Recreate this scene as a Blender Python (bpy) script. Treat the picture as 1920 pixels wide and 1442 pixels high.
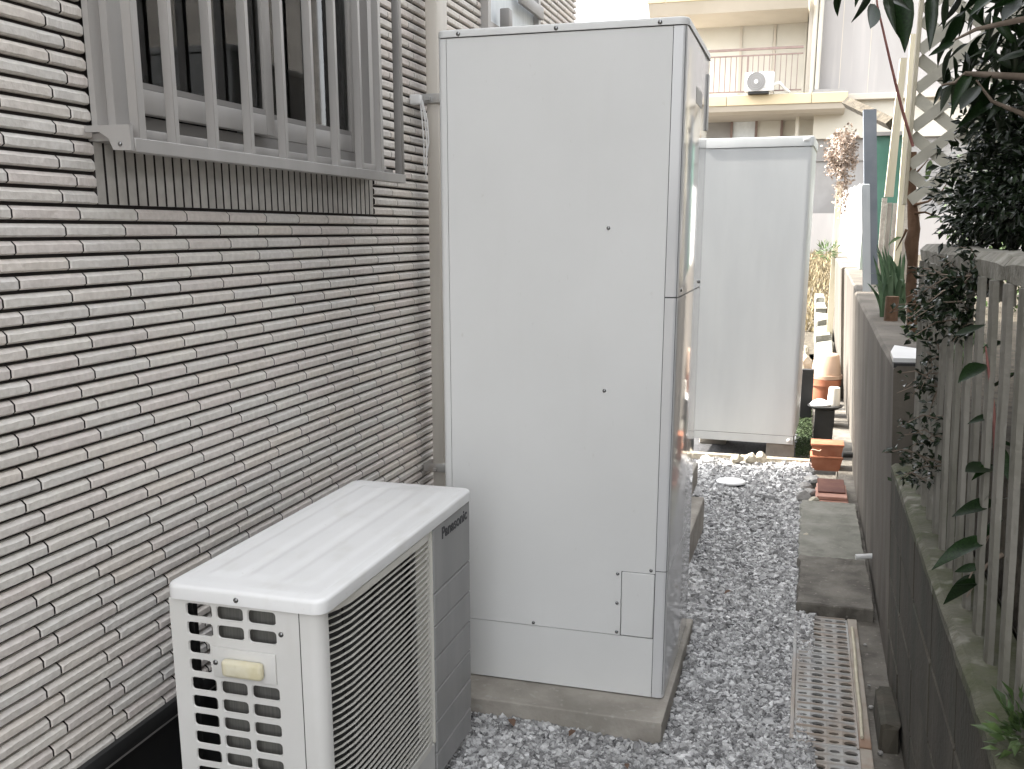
import bpy, bmesh, math, random
import numpy as np
from mathutils import Vector, Matrix
R = math.radians
for o in list(bpy.data.objects): bpy.data.objects.remove(o)
sc = bpy.context.scene
col = sc.collection
rnd = random.Random(7)
# ------------------------------------------------------------------ camera, sky, sun, exposure
CAMZ = 1.53
FPX, PPY, YAW, PIT = 1842.5, 846.0, .28761, .22082
cd = bpy.data.cameras.new('camera'); cam = bpy.data.objects.new('camera', cd); col.objects.link(cam)
cd.sensor_width = 36; cd.lens = FPX/1920*36; cd.shift_y = (PPY-721)/1920; cd.clip_start = .05; cd.clip_end = 2000
cam.location = (0, 0, CAMZ); cam.rotation_euler = (math.pi/2-PIT, 0, YAW)
sc.camera = cam
SUN = Vector((-.70, -.02, .71)).normalized()
w = bpy.data.worlds.new('World'); sc.world = w; w.use_nodes = True
nt = w.node_tree; bg = nt.nodes['Background']; sky = nt.nodes.new('ShaderNodeTexSky')
sky.sky_type = 'NISHITA'; sky.sun_disc = False; sky.sun_elevation = math.asin(SUN.z); sky.sun_rotation = math.atan2(SUN.x, SUN.y)
sky.air_density = 1.0; sky.dust_density = 3.0; sky.ozone_density = 1.0
hz = nt.nodes.new('ShaderNodeHueSaturation'); hz.inputs['Saturation'].default_value = .13
nt.links.new(sky.outputs[0], hz.inputs['Color']); nt.links.new(hz.outputs[0], bg.inputs[0]); bg.inputs[1].default_value = .15
sl = bpy.data.lights.new('sun', 'SUN'); sl.energy = 2.0; sl.angle = R(.55); sl.color = (1, .94, .85)
so = bpy.data.objects.new('sun', sl); col.objects.link(so); so.rotation_euler = SUN.to_track_quat('Z', 'Y').to_euler(); so.location = (-8, 0, 12)
sc.view_settings.view_transform = 'Standard'; sc.view_settings.look = 'None'; sc.view_settings.gamma = 1
sc.view_settings.use_curve_mapping = False; sc.view_settings.exposure = 2.76
sc.render.engine = 'CYCLES'; sc.cycles.max_bounces = 6; sc.cycles.diffuse_bounces = 3; sc.cycles.glossy_bounces = 3; sc.cycles.transmission_bounces = 3; sc.cycles.transparent_max_bounces = 6

# ------------------------------------------------------------------ helpers
_cy, _sy, _cp, _sp = math.cos(YAW), math.sin(YAW), math.cos(PIT), math.sin(PIT)
FW = Vector((-_sy*_cp, _cy*_cp, -_sp)); RT = Vector((_cy, _sy, 0)); DN = FW.cross(RT)
CAM = Vector((0, 0, CAMZ))
def at(px, py, Y):
    v = RT*((px-960)/FPX)+DN*((py-PPY)/FPX)+FW
    return CAM+v*(Y/v.y)
def pix(p):
    d = Vector(p)-CAM; f = d.dot(FW)
    return 960+FPX*d.dot(RT)/f, PPY+FPX*d.dot(DN)/f, f

def mat(name, c1, c2=None, rough=.6, scale=8, bump=0, bscale=40, spec=.5, metal=0, rv=0, stretch=(1, 1, 1),
        dirt=None, coat=0, lo=.35, hi=.65, rough2=None, trans=0, bdist=.01):
    m = bpy.data.materials.new(name); m.use_nodes = True; n = m.node_tree.nodes; l = m.node_tree.links
    b = n['Principled BSDF']; b.inputs['Roughness'].default_value = rough; b.inputs['Metallic'].default_value = metal
    b.inputs['Specular IOR Level'].default_value = spec; b.inputs['Coat Weight'].default_value = coat; b.inputs['Coat Roughness'].default_value = .06
    tc = n.new('ShaderNodeTexCoord'); oi = n.new('ShaderNodeObjectInfo'); ge = n.new('ShaderNodeNewGeometry')
    ad = n.new('ShaderNodeVectorMath'); ad.operation = 'MULTIPLY_ADD'
    cb = n.new('ShaderNodeCombineXYZ'); l.new(oi.outputs['Random'], cb.inputs[0]); l.new(oi.outputs['Random'], cb.inputs[1])
    l.new(cb.outputs[0], ad.inputs[0]); ad.inputs[1].default_value = (37, 53, 0); l.new(tc.outputs['Object'], ad.inputs[2])
    def noise(s, st, det=6):
        mp = n.new('ShaderNodeMapping'); mp.inputs['Scale'].default_value = st; l.new(ad.outputs[0], mp.inputs[0])
        t = n.new('ShaderNodeTexNoise'); t.inputs['Scale'].default_value = s; t.inputs['Detail'].default_value = det
        l.new(mp.outputs[0], t.inputs[0]); return t
    c2 = c2 or c1
    t = noise(scale, stretch); rp = n.new('ShaderNodeValToRGB'); e = rp.color_ramp.elements
    e[0].position = lo; e[1].position = hi; e[0].color = (*c1, 1); e[1].color = (*c2, 1)
    l.new(t.outputs[0], rp.inputs[0]); out = rp.outputs[0]
    for d in (dirt or []):
        dc, ds, dst, dlo, dhi, amt = d
        t2 = noise(ds, dst, 8); mr = n.new('ShaderNodeMapRange'); mr.inputs[1].default_value = dlo; mr.inputs[2].default_value = dhi
        mr.inputs[4].default_value = amt; l.new(t2.outputs[0], mr.inputs[0])
        mx = n.new('ShaderNodeMix'); mx.data_type = 'RGBA'; l.new(mr.outputs[0], mx.inputs[0]); l.new(out, mx.inputs[6]); mx.inputs[7].default_value = (*dc, 1)
        out = mx.outputs[2]
    if rv:
        s = n.new('ShaderNodeMath'); s.operation = 'ADD'; l.new(oi.outputs['Random'], s.inputs[0]); l.new(ge.outputs['Random Per Island'], s.inputs[1])
        fr = n.new('ShaderNodeMath'); fr.operation = 'FRACT'; l.new(s.outputs[0], fr.inputs[0])
        mr = n.new('ShaderNodeMapRange'); mr.inputs[3].default_value = 1-rv; mr.inputs[4].default_value = 1+rv; l.new(fr.outputs[0], mr.inputs[0])
        hs = n.new('ShaderNodeHueSaturation'); l.new(mr.outputs[0], hs.inputs['Value']); l.new(out, hs.inputs['Color'])
        out = hs.outputs[0]
    l.new(out, b.inputs['Base Color'])
    if rough2 is not None:
        mr = n.new('ShaderNodeMapRange'); mr.inputs[3].default_value = rough; mr.inputs[4].default_value = rough2; l.new(t.outputs[0], mr.inputs[0]); l.new(mr.outputs[0], b.inputs['Roughness'])
    if bump:
        tb = noise(bscale, (1, 1, 1), 5); bp = n.new('ShaderNodeBump'); bp.inputs['Strength'].default_value = bump; bp.inputs['Distance'].default_value = bdist
        l.new(tb.outputs[0], bp.inputs['Height']); l.new(bp.outputs[0], b.inputs['Normal'])
    if trans:
        tr = n.new('ShaderNodeBsdfTranslucent'); l.new(out, tr.inputs[0]); ms = n.new('ShaderNodeMixShader'); ms.inputs[0].default_value = trans
        l.new(b.outputs[0], ms.inputs[1]); l.new(tr.outputs[0], ms.inputs[2]); l.new(ms.outputs[0], n['Material Output'].inputs[0])
    return m

def tiles_mat():
    m = mat('wall_tile', (.65, .625, .595), (.75, .725, .695), rough=.62, scale=70, bump=.38, bscale=120, bdist=.005)
    n = m.node_tree.nodes; l = m.node_tree.links; b = n['Principled BSDF']
    src = b.inputs['Base Color'].links[0].from_socket
    oi = [x for x in n if x.type == 'OBJECT_INFO'][0]; ge = [x for x in n if x.type == 'NEW_GEOMETRY'][0]
    s = n.new('ShaderNodeMath'); s.operation = 'ADD'; l.new(oi.outputs['Random'], s.inputs[0]); l.new(ge.outputs['Random Per Island'], s.inputs[1])
    fr = n.new('ShaderNodeMath'); fr.operation = 'FRACT'; l.new(s.outputs[0], fr.inputs[0])
    rp = n.new('ShaderNodeValToRGB'); e = rp.color_ramp.elements; e[0].color = (1.0, .98, .94, 1); e[1].color = (.90, .865, .845, 1)
    for p, c in ((.25, (.955, .95, .935)), (.45, (.985, .935, .885)), (.62, (.93, .925, .915)), (.8, (.97, .92, .90))):
        k = e.new(p); k.color = (*c, 1)
    l.new(fr.outputs[0], rp.inputs[0])
    mx = n.new('ShaderNodeMix'); mx.data_type = 'RGBA'; mx.blend_type = 'MULTIPLY'; mx.inputs[0].default_value = 1
    l.new(src, mx.inputs[6]); l.new(rp.outputs[0], mx.inputs[7]); l.new(mx.outputs[2], b.inputs['Base Color'])
    return m
def glass_mat():
    m = bpy.data.materials.new('window_glass'); m.use_nodes = True; n = m.node_tree.nodes; l = m.node_tree.links
    g = n.new('ShaderNodeBsdfGlossy'); g.inputs['Roughness'].default_value = .02; t = n.new('ShaderNodeBsdfTransparent'); t.inputs[0].default_value = (.75, .8, .8, 1)
    fz = n.new('ShaderNodeFresnel'); fz.inputs[0].default_value = 1.55; mx = n.new('ShaderNodeMixShader')
    l.new(fz.outputs[0], mx.inputs[0]); l.new(t.outputs[0], mx.inputs[1]); l.new(g.outputs[0], mx.inputs[2]); l.new(mx.outputs[0], n['Material Output'].inputs[0])
    return m
M = dict(
 tile=tiles_mat(), groove=mat('groove_backing', (.018, .014, .014), (.03, .025, .024), rough=.8),
 siding=mat('upper_siding', (.42, .40, .38), (.5, .48, .45), scale=5, bump=.3),
 vtile=mat('vertical_tile', (.42, .40, .37), (.52, .495, .46), rough=.6, scale=30, bump=.5, bscale=120, bdist=.003, rv=.07),
 alu=mat('champagne_aluminium', (.36, .345, .33), (.40, .385, .37), rough=.42, scale=3, metal=.15, stretch=(4, 4, .4)),
 aludk=mat('dark_aluminium', (.22, .21, .20), (.26, .25, .24), rough=.45, scale=4, metal=.2),
 glass=glass_mat(), black=mat('matt_black', (.012, .012, .012), (.02, .02, .02), rough=.6),
 curtaindk=mat('charcoal_curtain', (.03, .032, .036), (.05, .052, .058), rough=.9, scale=12, stretch=(1, 6, .5)),
 curtainlt=mat('pale_curtain', (.68, .72, .74), (.76, .80, .82), rough=.9, scale=12, stretch=(1, 6, .5)),
 pipe=mat('beige_downpipe', (.48, .445, .395), (.54, .505, .45), rough=.5, scale=6, stretch=(3, 3, .4)),
 white=mat('white_plastic', (.72, .72, .71), (.78, .78, .77), rough=.4, scale=6),
 tank=mat('tank_paint', (.665, .665, .65), (.70, .70, .685), rough=.38, scale=2.5, bump=.05, bscale=400, spec=.4,
          dirt=[((.55, .54, .50), 5, (2.5, 1, .25), .58, .85, .14), ((.50, .485, .44), 60, (1, 1, .5), .70, .80, .35)]),
 tankgl=mat('tank_gloss_paint', (.60, .60, .60), (.62, .62, .62), rough=.06, scale=2, spec=.5, coat=.2, rough2=.10, bump=.025, bscale=3),
 tankshade=mat('shaded_tank_paint', (.53, .55, .56), (.58, .60, .605), rough=.4, scale=3, spec=.4, stretch=(2, 1, .4), dirt=[((.46, .47, .465), 7, (2, 1, .3), .55, .85, .2)]),  # tank paint toned darker and bluer: the second tank's shade in its colour
 tankgap=mat('panel_gap', (.06, .06, .06)),
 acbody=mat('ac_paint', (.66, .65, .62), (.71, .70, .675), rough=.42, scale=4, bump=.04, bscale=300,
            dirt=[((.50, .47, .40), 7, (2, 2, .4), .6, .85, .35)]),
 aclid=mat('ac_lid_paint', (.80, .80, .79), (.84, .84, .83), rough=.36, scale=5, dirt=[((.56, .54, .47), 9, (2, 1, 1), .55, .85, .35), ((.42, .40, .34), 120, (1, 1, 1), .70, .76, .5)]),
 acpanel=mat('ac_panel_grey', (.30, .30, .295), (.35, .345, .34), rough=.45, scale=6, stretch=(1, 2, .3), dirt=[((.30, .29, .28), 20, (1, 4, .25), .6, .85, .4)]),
 cream=mat('yellowed_plastic', (.74, .715, .645), (.79, .77, .71), rough=.45, scale=10),
 handle=mat('yellowed_handle', (.66, .60, .40), (.74, .70, .55), rough=.55, scale=25, dirt=[((.50, .45, .26), 30, (1, 1, 1), .55, .75, .4)]),
 fin=mat('heat_exchanger_fins', (.10, .098, .09), (.14, .136, .122), rough=.6, scale=30, stretch=(8, 8, .3)),
 logo=mat('logo_print', (.05, .05, .055)),
 steel=mat('screw_steel', (.20, .20, .20), (.3, .3, .3), rough=.25, metal=.9),
 conc=mat('concrete', (.29, .265, .23), (.40, .37, .325), rough=.88, scale=9, bump=.4, bscale=60, dirt=[((.20, .19, .16), 4, (1, 1, 1), .5, .75, .6), ((.46, .44, .40), 40, (1, 1, 1), .6, .7, .4)]),
 concdk=mat('stained_concrete', (.095, .082, .067), (.16, .141, .117), rough=.9, scale=5, stretch=(1, 1, .4), bump=.3, bscale=50,
            dirt=[((.06, .052, .042), 2.2, (1.5, 1.5, .35), .45, .70, .75), ((.22, .20, .17), 4, (1.5, 1.5, .2), .55, .80, .3), ((.07, .075, .045), 3, (1, 1, 1), .58, .75, .4)]),
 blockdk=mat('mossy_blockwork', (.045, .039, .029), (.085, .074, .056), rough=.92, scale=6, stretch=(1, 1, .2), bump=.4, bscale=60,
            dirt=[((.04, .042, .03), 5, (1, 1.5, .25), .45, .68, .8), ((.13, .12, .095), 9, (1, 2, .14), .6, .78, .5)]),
 moss=mat('moss_ledge', (.13, .125, .095), (.065, .072, .035), rough=.95, scale=8, bump=.6, bscale=70, dirt=[((.32, .31, .27), 18, (1, 1, 1), .58, .72, .6), ((.06, .08, .02), 12, (1, 1, 1), .55, .75, .6)]),
 slat=mat('fence_slat', (.15, .143, .122), (.245, .233, .204), rough=.85, scale=10, stretch=(1, 1, .25), bump=.35, bscale=70, rv=.1,
          dirt=[((.10, .10, .07), 7, (1, 1, .6), .48, .75, .65), ((.09, .088, .07), 50, (1, 1, .4), .60, .72, .4), ((.42, .41, .37), 30, (1, 1, .5), .64, .72, .4)]),
 rail=mat('fence_rail', (.20, .19, .16), (.34, .325, .285), rough=.9, scale=14, bump=.6, bscale=80, dirt=[((.17, .16, .12), 20, (1, 1, 1), .5, .7, .7), ((.22, .24, .12), 6, (1, 1, 1), .6, .8, .5)]),
 slab=mat('stone_slab', (.17, .167, .14), (.28, .272, .235), rough=.9, scale=10, bump=.5, bscale=45, bdist=.015, dirt=[((.12, .12, .095), 5, (1, 1, 1), .5, .72, .6), ((.38, .36, .31), 50, (1, 1, 1), .62, .72, .5)]),
 slabdk=mat('dark_stone_slab', (.095, .086, .072), (.19, .175, .15), rough=.9, scale=9, bump=.5, bscale=45, bdist=.015, dirt=[((.33, .30, .26), 55, (1, 1, 1), .62, .7, .5)]),
 soil=mat('soil', (.05, .042, .03), (.11, .092, .066), rough=.95, scale=20, bump=.8, bscale=90),
 gbed=mat('gravel_bed', (.05, .05, .052), (.12, .12, .125), rough=.9, scale=90, bump=1, bscale=120),
 gravel=mat('crushed_gravel', (.33, .327, .325), (.51, .506, .50), rough=.75, scale=40, rv=.6, bump=.3, bscale=200),
 galv=mat('galvanised_grate', (.33, .325, .315), (.42, .415, .40), rough=.6, scale=10, metal=.1, dirt=[((.27, .20, .14), 4, (1.8, .6, 1), .44, .66, .75), ((.36, .33, .28), 14, (1, 1, 1), .5, .75, .45)]),
 rustrim=mat('rusty_rim', (.30, .25, .20), (.40, .36, .31), rough=.75, scale=9, dirt=[((.26, .14, .08), 6, (1, .6, 1), .5, .66, .8)]),
 wood=mat('weathered_wood', (.40, .35, .27), (.56, .50, .40), rough=.85, scale=10, stretch=(6, .6, 6), bump=.4),
 woodv=mat('weathered_board', (.33, .30, .27), (.50, .46, .41), rough=.9, scale=9, stretch=(6, 6, .5), bump=.5, rv=.15),
 creampost=mat('cream_painted_wood', (.50, .45, .33), (.58, .53, .41), rough=.7, scale=7, stretch=(4, 4, .5)),
 lattice=mat('lattice_wood', (.46, .44, .37), (.56, .54, .46), rough=.8, scale=8, bump=.2, rv=.08),
 terra=mat('terracotta', (.36, .125, .065), (.45, .18, .10), rough=.8, scale=12, dirt=[((.48, .26, .17), 9, (1, 1, 1), .55, .75, .4)]),
 terrapale=mat('pale_terracotta', (.50, .34, .24), (.56, .41, .31), rough=.85, scale=8),
 claytile=mat('clay_tile', (.42, .22, .165), (.50, .29, .23), rough=.85, scale=12),
 claydk=mat('dark_clay', (.11, .045, .035), (.16, .07, .05), rough=.85, scale=12),
 bluegrey=mat('blue_grey_steel_paint', (.13, .15, .18), (.17, .19, .22), rough=.5, scale=7),
 pvc=mat('pale_blue_pvc', (.44, .47, .49), (.50, .53, .545), rough=.5, scale=5, dirt=[((.35, .18, .08), 14, (1, 1, .6), .62, .72, .6)]),
 panel=mat('white_panel', (.46, .46, .455), (.51, .51, .505), rough=.5, scale=4, stretch=(1, 1, .3)),
 green=mat('green_glass_fibre', (.05, .15, .11), (.09, .22, .17), rough=.5, scale=5),
 stone=mat('field_stone', (.40, .36, .28), (.55, .50, .41), rough=.9, scale=20, bump=.6, bscale=60, rv=.15),
 rock=mat('grey_rock', (.26, .25, .235), (.40, .39, .37), rough=.9, scale=15, bump=.7, bscale=40, rv=.2),
 bark=mat('tree_bark', (.09, .05, .028), (.18, .105, .065), rough=.9, scale=18, stretch=(1, 1, .3), bump=.6, bscale=50),
 twig=mat('twig', (.13, .10, .075), (.24, .19, .15), rough=.85, scale=20),
 redtwig=mat('red_cane', (.20, .08, .07), (.30, .13, .11), rough=.7, scale=20),
 leafdk=mat('dark_leaf', (.008, .015, .007), (.018, .030, .012), rough=.30, scale=30, spec=.35, rv=.45, trans=.08),
 leafbig=mat('glossy_leaf', (.007, .017, .005), (.015, .035, .010), rough=.36, scale=25, spec=.22, rv=.35, trans=.18),
 leafmid=mat('mid_green_leaf', (.05, .09, .03), (.10, .15, .05), rough=.45, scale=25, rv=.4, trans=.2),
 leek=mat('strap_leaf', (.07, .13, .07), (.16, .24, .14), rough=.4, scale=30, stretch=(1, 1, .2), rv=.3, trans=.2),
 dryleaf=mat('dry_leaf', (.10, .06, .04), (.18, .11, .075), rough=.8, scale=20, rv=.4),
 ivy=mat('variegated_ivy', (.20, .15, .11), (.52, .42, .35), rough=.6, scale=9, rv=.5),
 grass=mat('dry_grass', (.19, .15, .085), (.27, .22, .13), rough=.9, scale=5, rv=.4),
 mossg=mat('dark_moss', (.03, .05, .018), (.07, .10, .04), rough=.95, scale=25, bump=1, bscale=60, rv=.3),
 bcream=mat('building_cream', (.54, .51, .44), (.59, .56, .485), rough=.85, scale=1.2, dirt=[((.50, .46, .38), 1.4, (1, 1, .3), .55, .8, .4)]),
 bpink=mat('building_pale_wall', (.36, .342, .33), (.41, .39, .378), rough=.85, scale=.8, stretch=(2, 2, .3), dirt=[((.58, .54, .50), 1.5, (3, 3, .3), .55, .8, .4)]),
 bfascia=mat('ochre_fascia', (.52, .43, .28), (.57, .48, .32), rough=.7, scale=1.5),
 bsoff=mat('soffit_beige', (.52, .475, .405), (.57, .525, .455), rough=.85, scale=1.5),
 bpanel=mat('building_shutter', (.58, .56, .495), (.63, .61, .545), rough=.7, scale=1.5),
 brail=mat('brown_railing', (.20, .14, .12), (.25, .18, .16), rough=.6),
 nwall=mat('neighbour_wall', (.10, .095, .088), (.14, .133, .122), rough=.8, scale=3, stretch=(1, .3, 3)),
 bgrey=mat('building_grey', (.26, .25, .24), (.32, .31, .30), rough=.9, scale=2),
)

class MB:
    def __init__(s): s.v = []; s.f = []
    def add(s, vs, fs):
        k = len(s.v); s.v += [tuple(p) for p in vs]; s.f += [tuple(i+k for i in f) for f in fs]; return s
    def box(s, x0, x1, y0, y1, z0, z1):
        return s.add([(x0, y0, z0), (x1, y0, z0), (x1, y1, z0), (x0, y1, z0), (x0, y0, z1), (x1, y0, z1), (x1, y1, z1), (x0, y1, z1)],
                     [(0, 3, 2, 1), (4, 5, 6, 7), (0, 1, 5, 4), (1, 2, 6, 5), (2, 3, 7, 6), (3, 0, 4, 7)])
    def bev(s, x0, x1, y0, y1, z0, z1, r=.004, seg=2, vr=None, jit=0):
        bm = bmesh.new(); t = MB().box(x0, x1, y0, y1, z0, z1)
        vs = [bm.verts.new(p) for p in t.v]; [bm.faces.new([vs[i] for i in f]) for f in t.f]
        if vr:
            ed = [e for e in bm.edges if abs(e.verts[0].co.z-e.verts[1].co.z) > 1e-6]
            bmesh.ops.bevel(bm, geom=ed, offset=vr, segments=5, affect='EDGES', profile=.5)
            ed = [e for e in bm.edges if min(e.verts[0].co.z, e.verts[1].co.z) > z1-1e-6]
            if r: bmesh.ops.bevel(bm, geom=ed, offset=r, segments=seg, affect='EDGES', profile=.5)
        elif r: bmesh.ops.bevel(bm, geom=bm.edges[:], offset=r, segments=seg, affect='EDGES', profile=.5)
        if jit:
            for v in bm.verts: v.co += Vector((rnd.uniform(-jit, jit), rnd.uniform(-jit, jit), rnd.uniform(-jit, jit)))
        bm.verts.index_update(); s.add([v.co[:] for v in bm.verts], [[v.index for v in f.verts] for f in bm.faces]); bm.free(); return s
    def prism(s, poly, axis, a, b):
        n = len(poly); P = {'x': lambda u, v, q: (q, u, v), 'y': lambda u, v, q: (u, q, v), 'z': lambda u, v, q: (u, v, q)}[axis]
        return s.add([P(u, v, a) for u, v in poly]+[P(u, v, b) for u, v in poly],
                     [tuple(range(n)), tuple(range(2*n-1, n-1, -1))]+[(i, (i+1) % n, n+(i+1) % n, n+i) for i in range(n)])
    def tube(s, pts, r, n=6, cap=True):
        pts = [Vector(p) for p in pts]; rr = r if isinstance(r, (list, tuple)) else [r]*len(pts); rings = []
        up = Vector((0, 0, 1)) if abs((pts[-1]-pts[0]).normalized().z) < .9 else Vector((1, 0, 0))
        for i, p in enumerate(pts):
            d = (pts[min(i+1, len(pts)-1)]-pts[max(i-1, 0)]).normalized(); a = d.cross(up).normalized(); b = a.cross(d)
            rings.append([p+(a*math.cos(t)+b*math.sin(t))*rr[i] for t in [2*math.pi*k/n for k in range(n)]])
        fs = [(i*n+k, i*n+(k+1) % n, (i+1)*n+(k+1) % n, (i+1)*n+k) for i in range(len(pts)-1) for k in range(n)]
        if cap: fs += [tuple(range(n)), tuple(range((len(pts)-1)*n, len(pts)*n))]
        return s.add([q for r_ in rings for q in r_], fs)
    def lathe(s, prof, c, n=24):
        vs = [(c[0]+r*math.cos(2*math.pi*k/n), c[1]+r*math.sin(2*math.pi*k/n), c[2]+z) for r, z in prof for k in range(n)]
        fs = [(i*n+k, i*n+(k+1) % n, (i+1)*n+(k+1) % n, (i+1)*n+k) for i in range(len(prof)-1) for k in range(n)]
        fs += [tuple(range(n)), tuple(range((len(prof)-1)*n, len(prof)*n))]
        return s.add(vs, fs)
    def lump(s, c, rx, ry, rz, seed, j=.22, sub=2):
        bm = bmesh.new(); bmesh.ops.create_icosphere(bm, subdivisions=sub, radius=1); q = random.Random(seed)
        ax = [Vector((q.gauss(0, 1), q.gauss(0, 1), q.gauss(0, 1))).normalized() for _ in range(9)]; of = [q.uniform(.62, .95) for _ in ax]
        for v in bm.verts:
            k = 1
            for a, d in zip(ax, of):
                t = v.co.normalized().dot(a)
                if t > 0: k = min(k, d/t)
            k *= 1+q.uniform(-j, j)*.25; v.co = Vector((v.co.x*k*rx, v.co.y*k*ry, v.co.z*k*rz))+Vector(c)
        bm.verts.index_update(); s.add([v.co[:] for v in bm.verts], [[v.index for v in f.verts] for f in bm.faces]); bm.free(); return s
    def mesh(s, name, base=(0, 0, 0), recalc=True, smooth=None):
        me = bpy.data.meshes.new(name); b = Vector(base)
        me.from_pydata([tuple(Vector(p)-b) for p in s.v], [], s.f)
        if recalc:
            bm = bmesh.new(); bm.from_mesh(me); bmesh.ops.recalc_face_normals(bm, faces=bm.faces[:]); bm.to_mesh(me); bm.free()
        if smooth is not None:
            me.polygons.foreach_set('use_smooth', [True]*len(me.polygons)); me.set_sharp_from_angle(angle=R(smooth))
        return me
    def build(s, name, m, parent=None, smooth=None, recalc=True):
        base = ORG.get(parent.name, (0, 0, 0)) if parent else None
        if base is None:
            a = np.array(s.v); base = (float(a[:, 0].mean()), float(a[:, 1].mean()), float(a[:, 2].min()))
        me = s.mesh(name, base, recalc, smooth); return link(name, me, m, parent, base)
ORG = {}
def link(name, me, m, parent=None, base=(0, 0, 0), loc=None):
    o = bpy.data.objects.new(name, me); col.objects.link(o)
    if m is not None and not me.materials: me.materials.append(M[m])
    if parent: o.parent = parent; o.location = loc if loc is not None else (0, 0, 0)
    else: o.location = base
    ORG[o.name] = tuple(base); return o
def tag(o, label, cat, group=None):
    o['label'] = label; o['category'] = cat
    if group: o['group'] = group
    return o
def thing(name, label, cat, base, group=None):
    o = bpy.data.objects.new(name, None); col.objects.link(o); o.location = base; o.empty_display_size = .1; ORG[o.name] = tuple(base)
    return tag(o, label, cat, group)
def kind(o, k): o['kind'] = k; return o
def npmesh(name, V, F, smooth=False):
    me = bpy.data.meshes.new(name); nf, k = F.shape
    me.vertices.add(len(V)); me.vertices.foreach_set('co', V.astype(np.float32).ravel())
    me.loops.add(nf*k); me.loops.foreach_set('vertex_index', F.astype(np.int32).ravel())
    me.polygons.add(nf); me.polygons.foreach_set('loop_start', np.arange(0, nf*k, k, dtype=np.int32))
    me.polygons.foreach_set('use_smooth', np.full(nf, smooth)); me.update(calc_edges=True); me.validate(); return me

# ------------------------------------------------------------------ ground
kind(MB().box(-300, 300, -60, 500, -.6, -.17).build('ground', 'soil'), 'structure')
kind(MB().box(-1.6, .035, -.5, 12, -.16, -.012).build('passage_ground', 'gbed'), 'structure')
kind(MB().box(.275, .50, -.5, 12, -.16, -.006).build('channel_shoulder', 'slabdk'), 'structure')
kind(MB().box(.035, .275, -.5, 18, -.165, -.115).build('drain_channel', 'slabdk'), 'structure')
kind(MB().box(-30, .06, 12.0, 40, -.16, .02).build('yard_ground', 'soil'), 'structure')
kind(MB().box(.47, 8, .2, 12, -.16, 1.0).build('raised_garden_soil', 'soil'), 'structure')

def gravel():
    g = np.random.default_rng(3); pts = []
    def region(x0, x1, y0, y1, sp, hole, h=lambda x, y: 0*x):
        for lay in range(3):
            nx, ny = int((x1-x0)/sp), int((y1-y0)/sp)
            X, Y = np.meshgrid(np.arange(nx), np.arange(ny)); X = x0+(X.ravel()+g.random(nx*ny))*sp; Y = y0+(Y.ravel()+g.random(nx*ny))*sp
            k = np.ones(len(X), bool)
            k &= ~(((X+.367)**2+(Y-5.96)**2) < .084**2)
            for a, b, c, d in hole: k &= ~((X > a) & (X < b) & (Y > c) & (Y < d))
            X, Y = X[k], Y[k]; Z = -.012+lay*.006+g.random(len(X))*.006+h(X, Y); pts.append(np.stack([X, Y, Z, np.full(len(X), sp)], 1))
    edge = .05
    hole = [(-1.3, -.935, 1.66, 2.6), (-1.2, -.335, 2.77, 3.62), (-1.5, -.445, 4.32, 5.02), (-1.5, -.5, 5.0, 5.3), (.075, .4, 3.93, 5.7), (.12, .4, 1, 12), (.10, .4, 5.6, 12)]
    bumpy = lambda x, y: .008*np.sin(x*9+y*3)+.008*np.cos(y*5-x*4)
    region(-1.0, .115, 2.25, 4.0, .0112, hole, bumpy)
    region(-.52, .10, 4.0, 5.7, .0130, hole, bumpy)
    region(-.62, .11, 5.7, 6.72, .0175, hole, bumpy)
    region(-1.4, -.3, 3.55, 4.4, .022, hole, bumpy)
    P = np.concatenate(pts); n = len(P)
    cube = np.array([(x, y, z) for x in (-1, 1) for y in (-1, 1) for z in (-1, 1)], float)
    fc = np.array([(0, 1, 3, 2), (4, 6, 7, 5), (0, 4, 5, 1), (2, 3, 7, 6), (0, 2, 6, 4), (1, 5, 7, 3)])
    v = cube[None]*(1+g.uniform(-.45, .45, (n, 8, 3)))
    s = P[:, 3]*g.lognormal(-.02, .30, n)*.50
    v *= s[:, None, None]*np.stack([g.uniform(.7, 1.35, n), g.uniform(.6, 1.0, n), g.uniform(.45, .85, n)], 1)[:, None]
    a = g.uniform(0, 6.28, n); b = g.normal(0, .45, n); c = g.normal(0, .45, n); z = np.zeros(n); o = np.ones(n)
    Rz = np.stack([np.cos(a), -np.sin(a), z, np.sin(a), np.cos(a), z, z, z, o], 1).reshape(n, 3, 3)
    Rx = np.stack([o, z, z, z, np.cos(b), -np.sin(b), z, np.sin(b), np.cos(b)], 1).reshape(n, 3, 3)
    Ry = np.stack([np.cos(c), z, np.sin(c), z, o, z, -np.sin(c), z, np.cos(c)], 1).reshape(n, 3, 3)
    v = np.einsum('nij,nkj->nki', Rz@Rx@Ry, v)+P[:, None, :3]
    F = (fc[None]+8*np.arange(n)[:, None, None]).reshape(-1, 4)
    me = npmesh('gravel', v.reshape(-1, 3), F); o_ = link('gravel', me, 'gravel'); kind(o_, 'stuff')
    tag(o_, 'grey crushed stone gravel covering the passage floor', 'gravel')
gravel()

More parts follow.
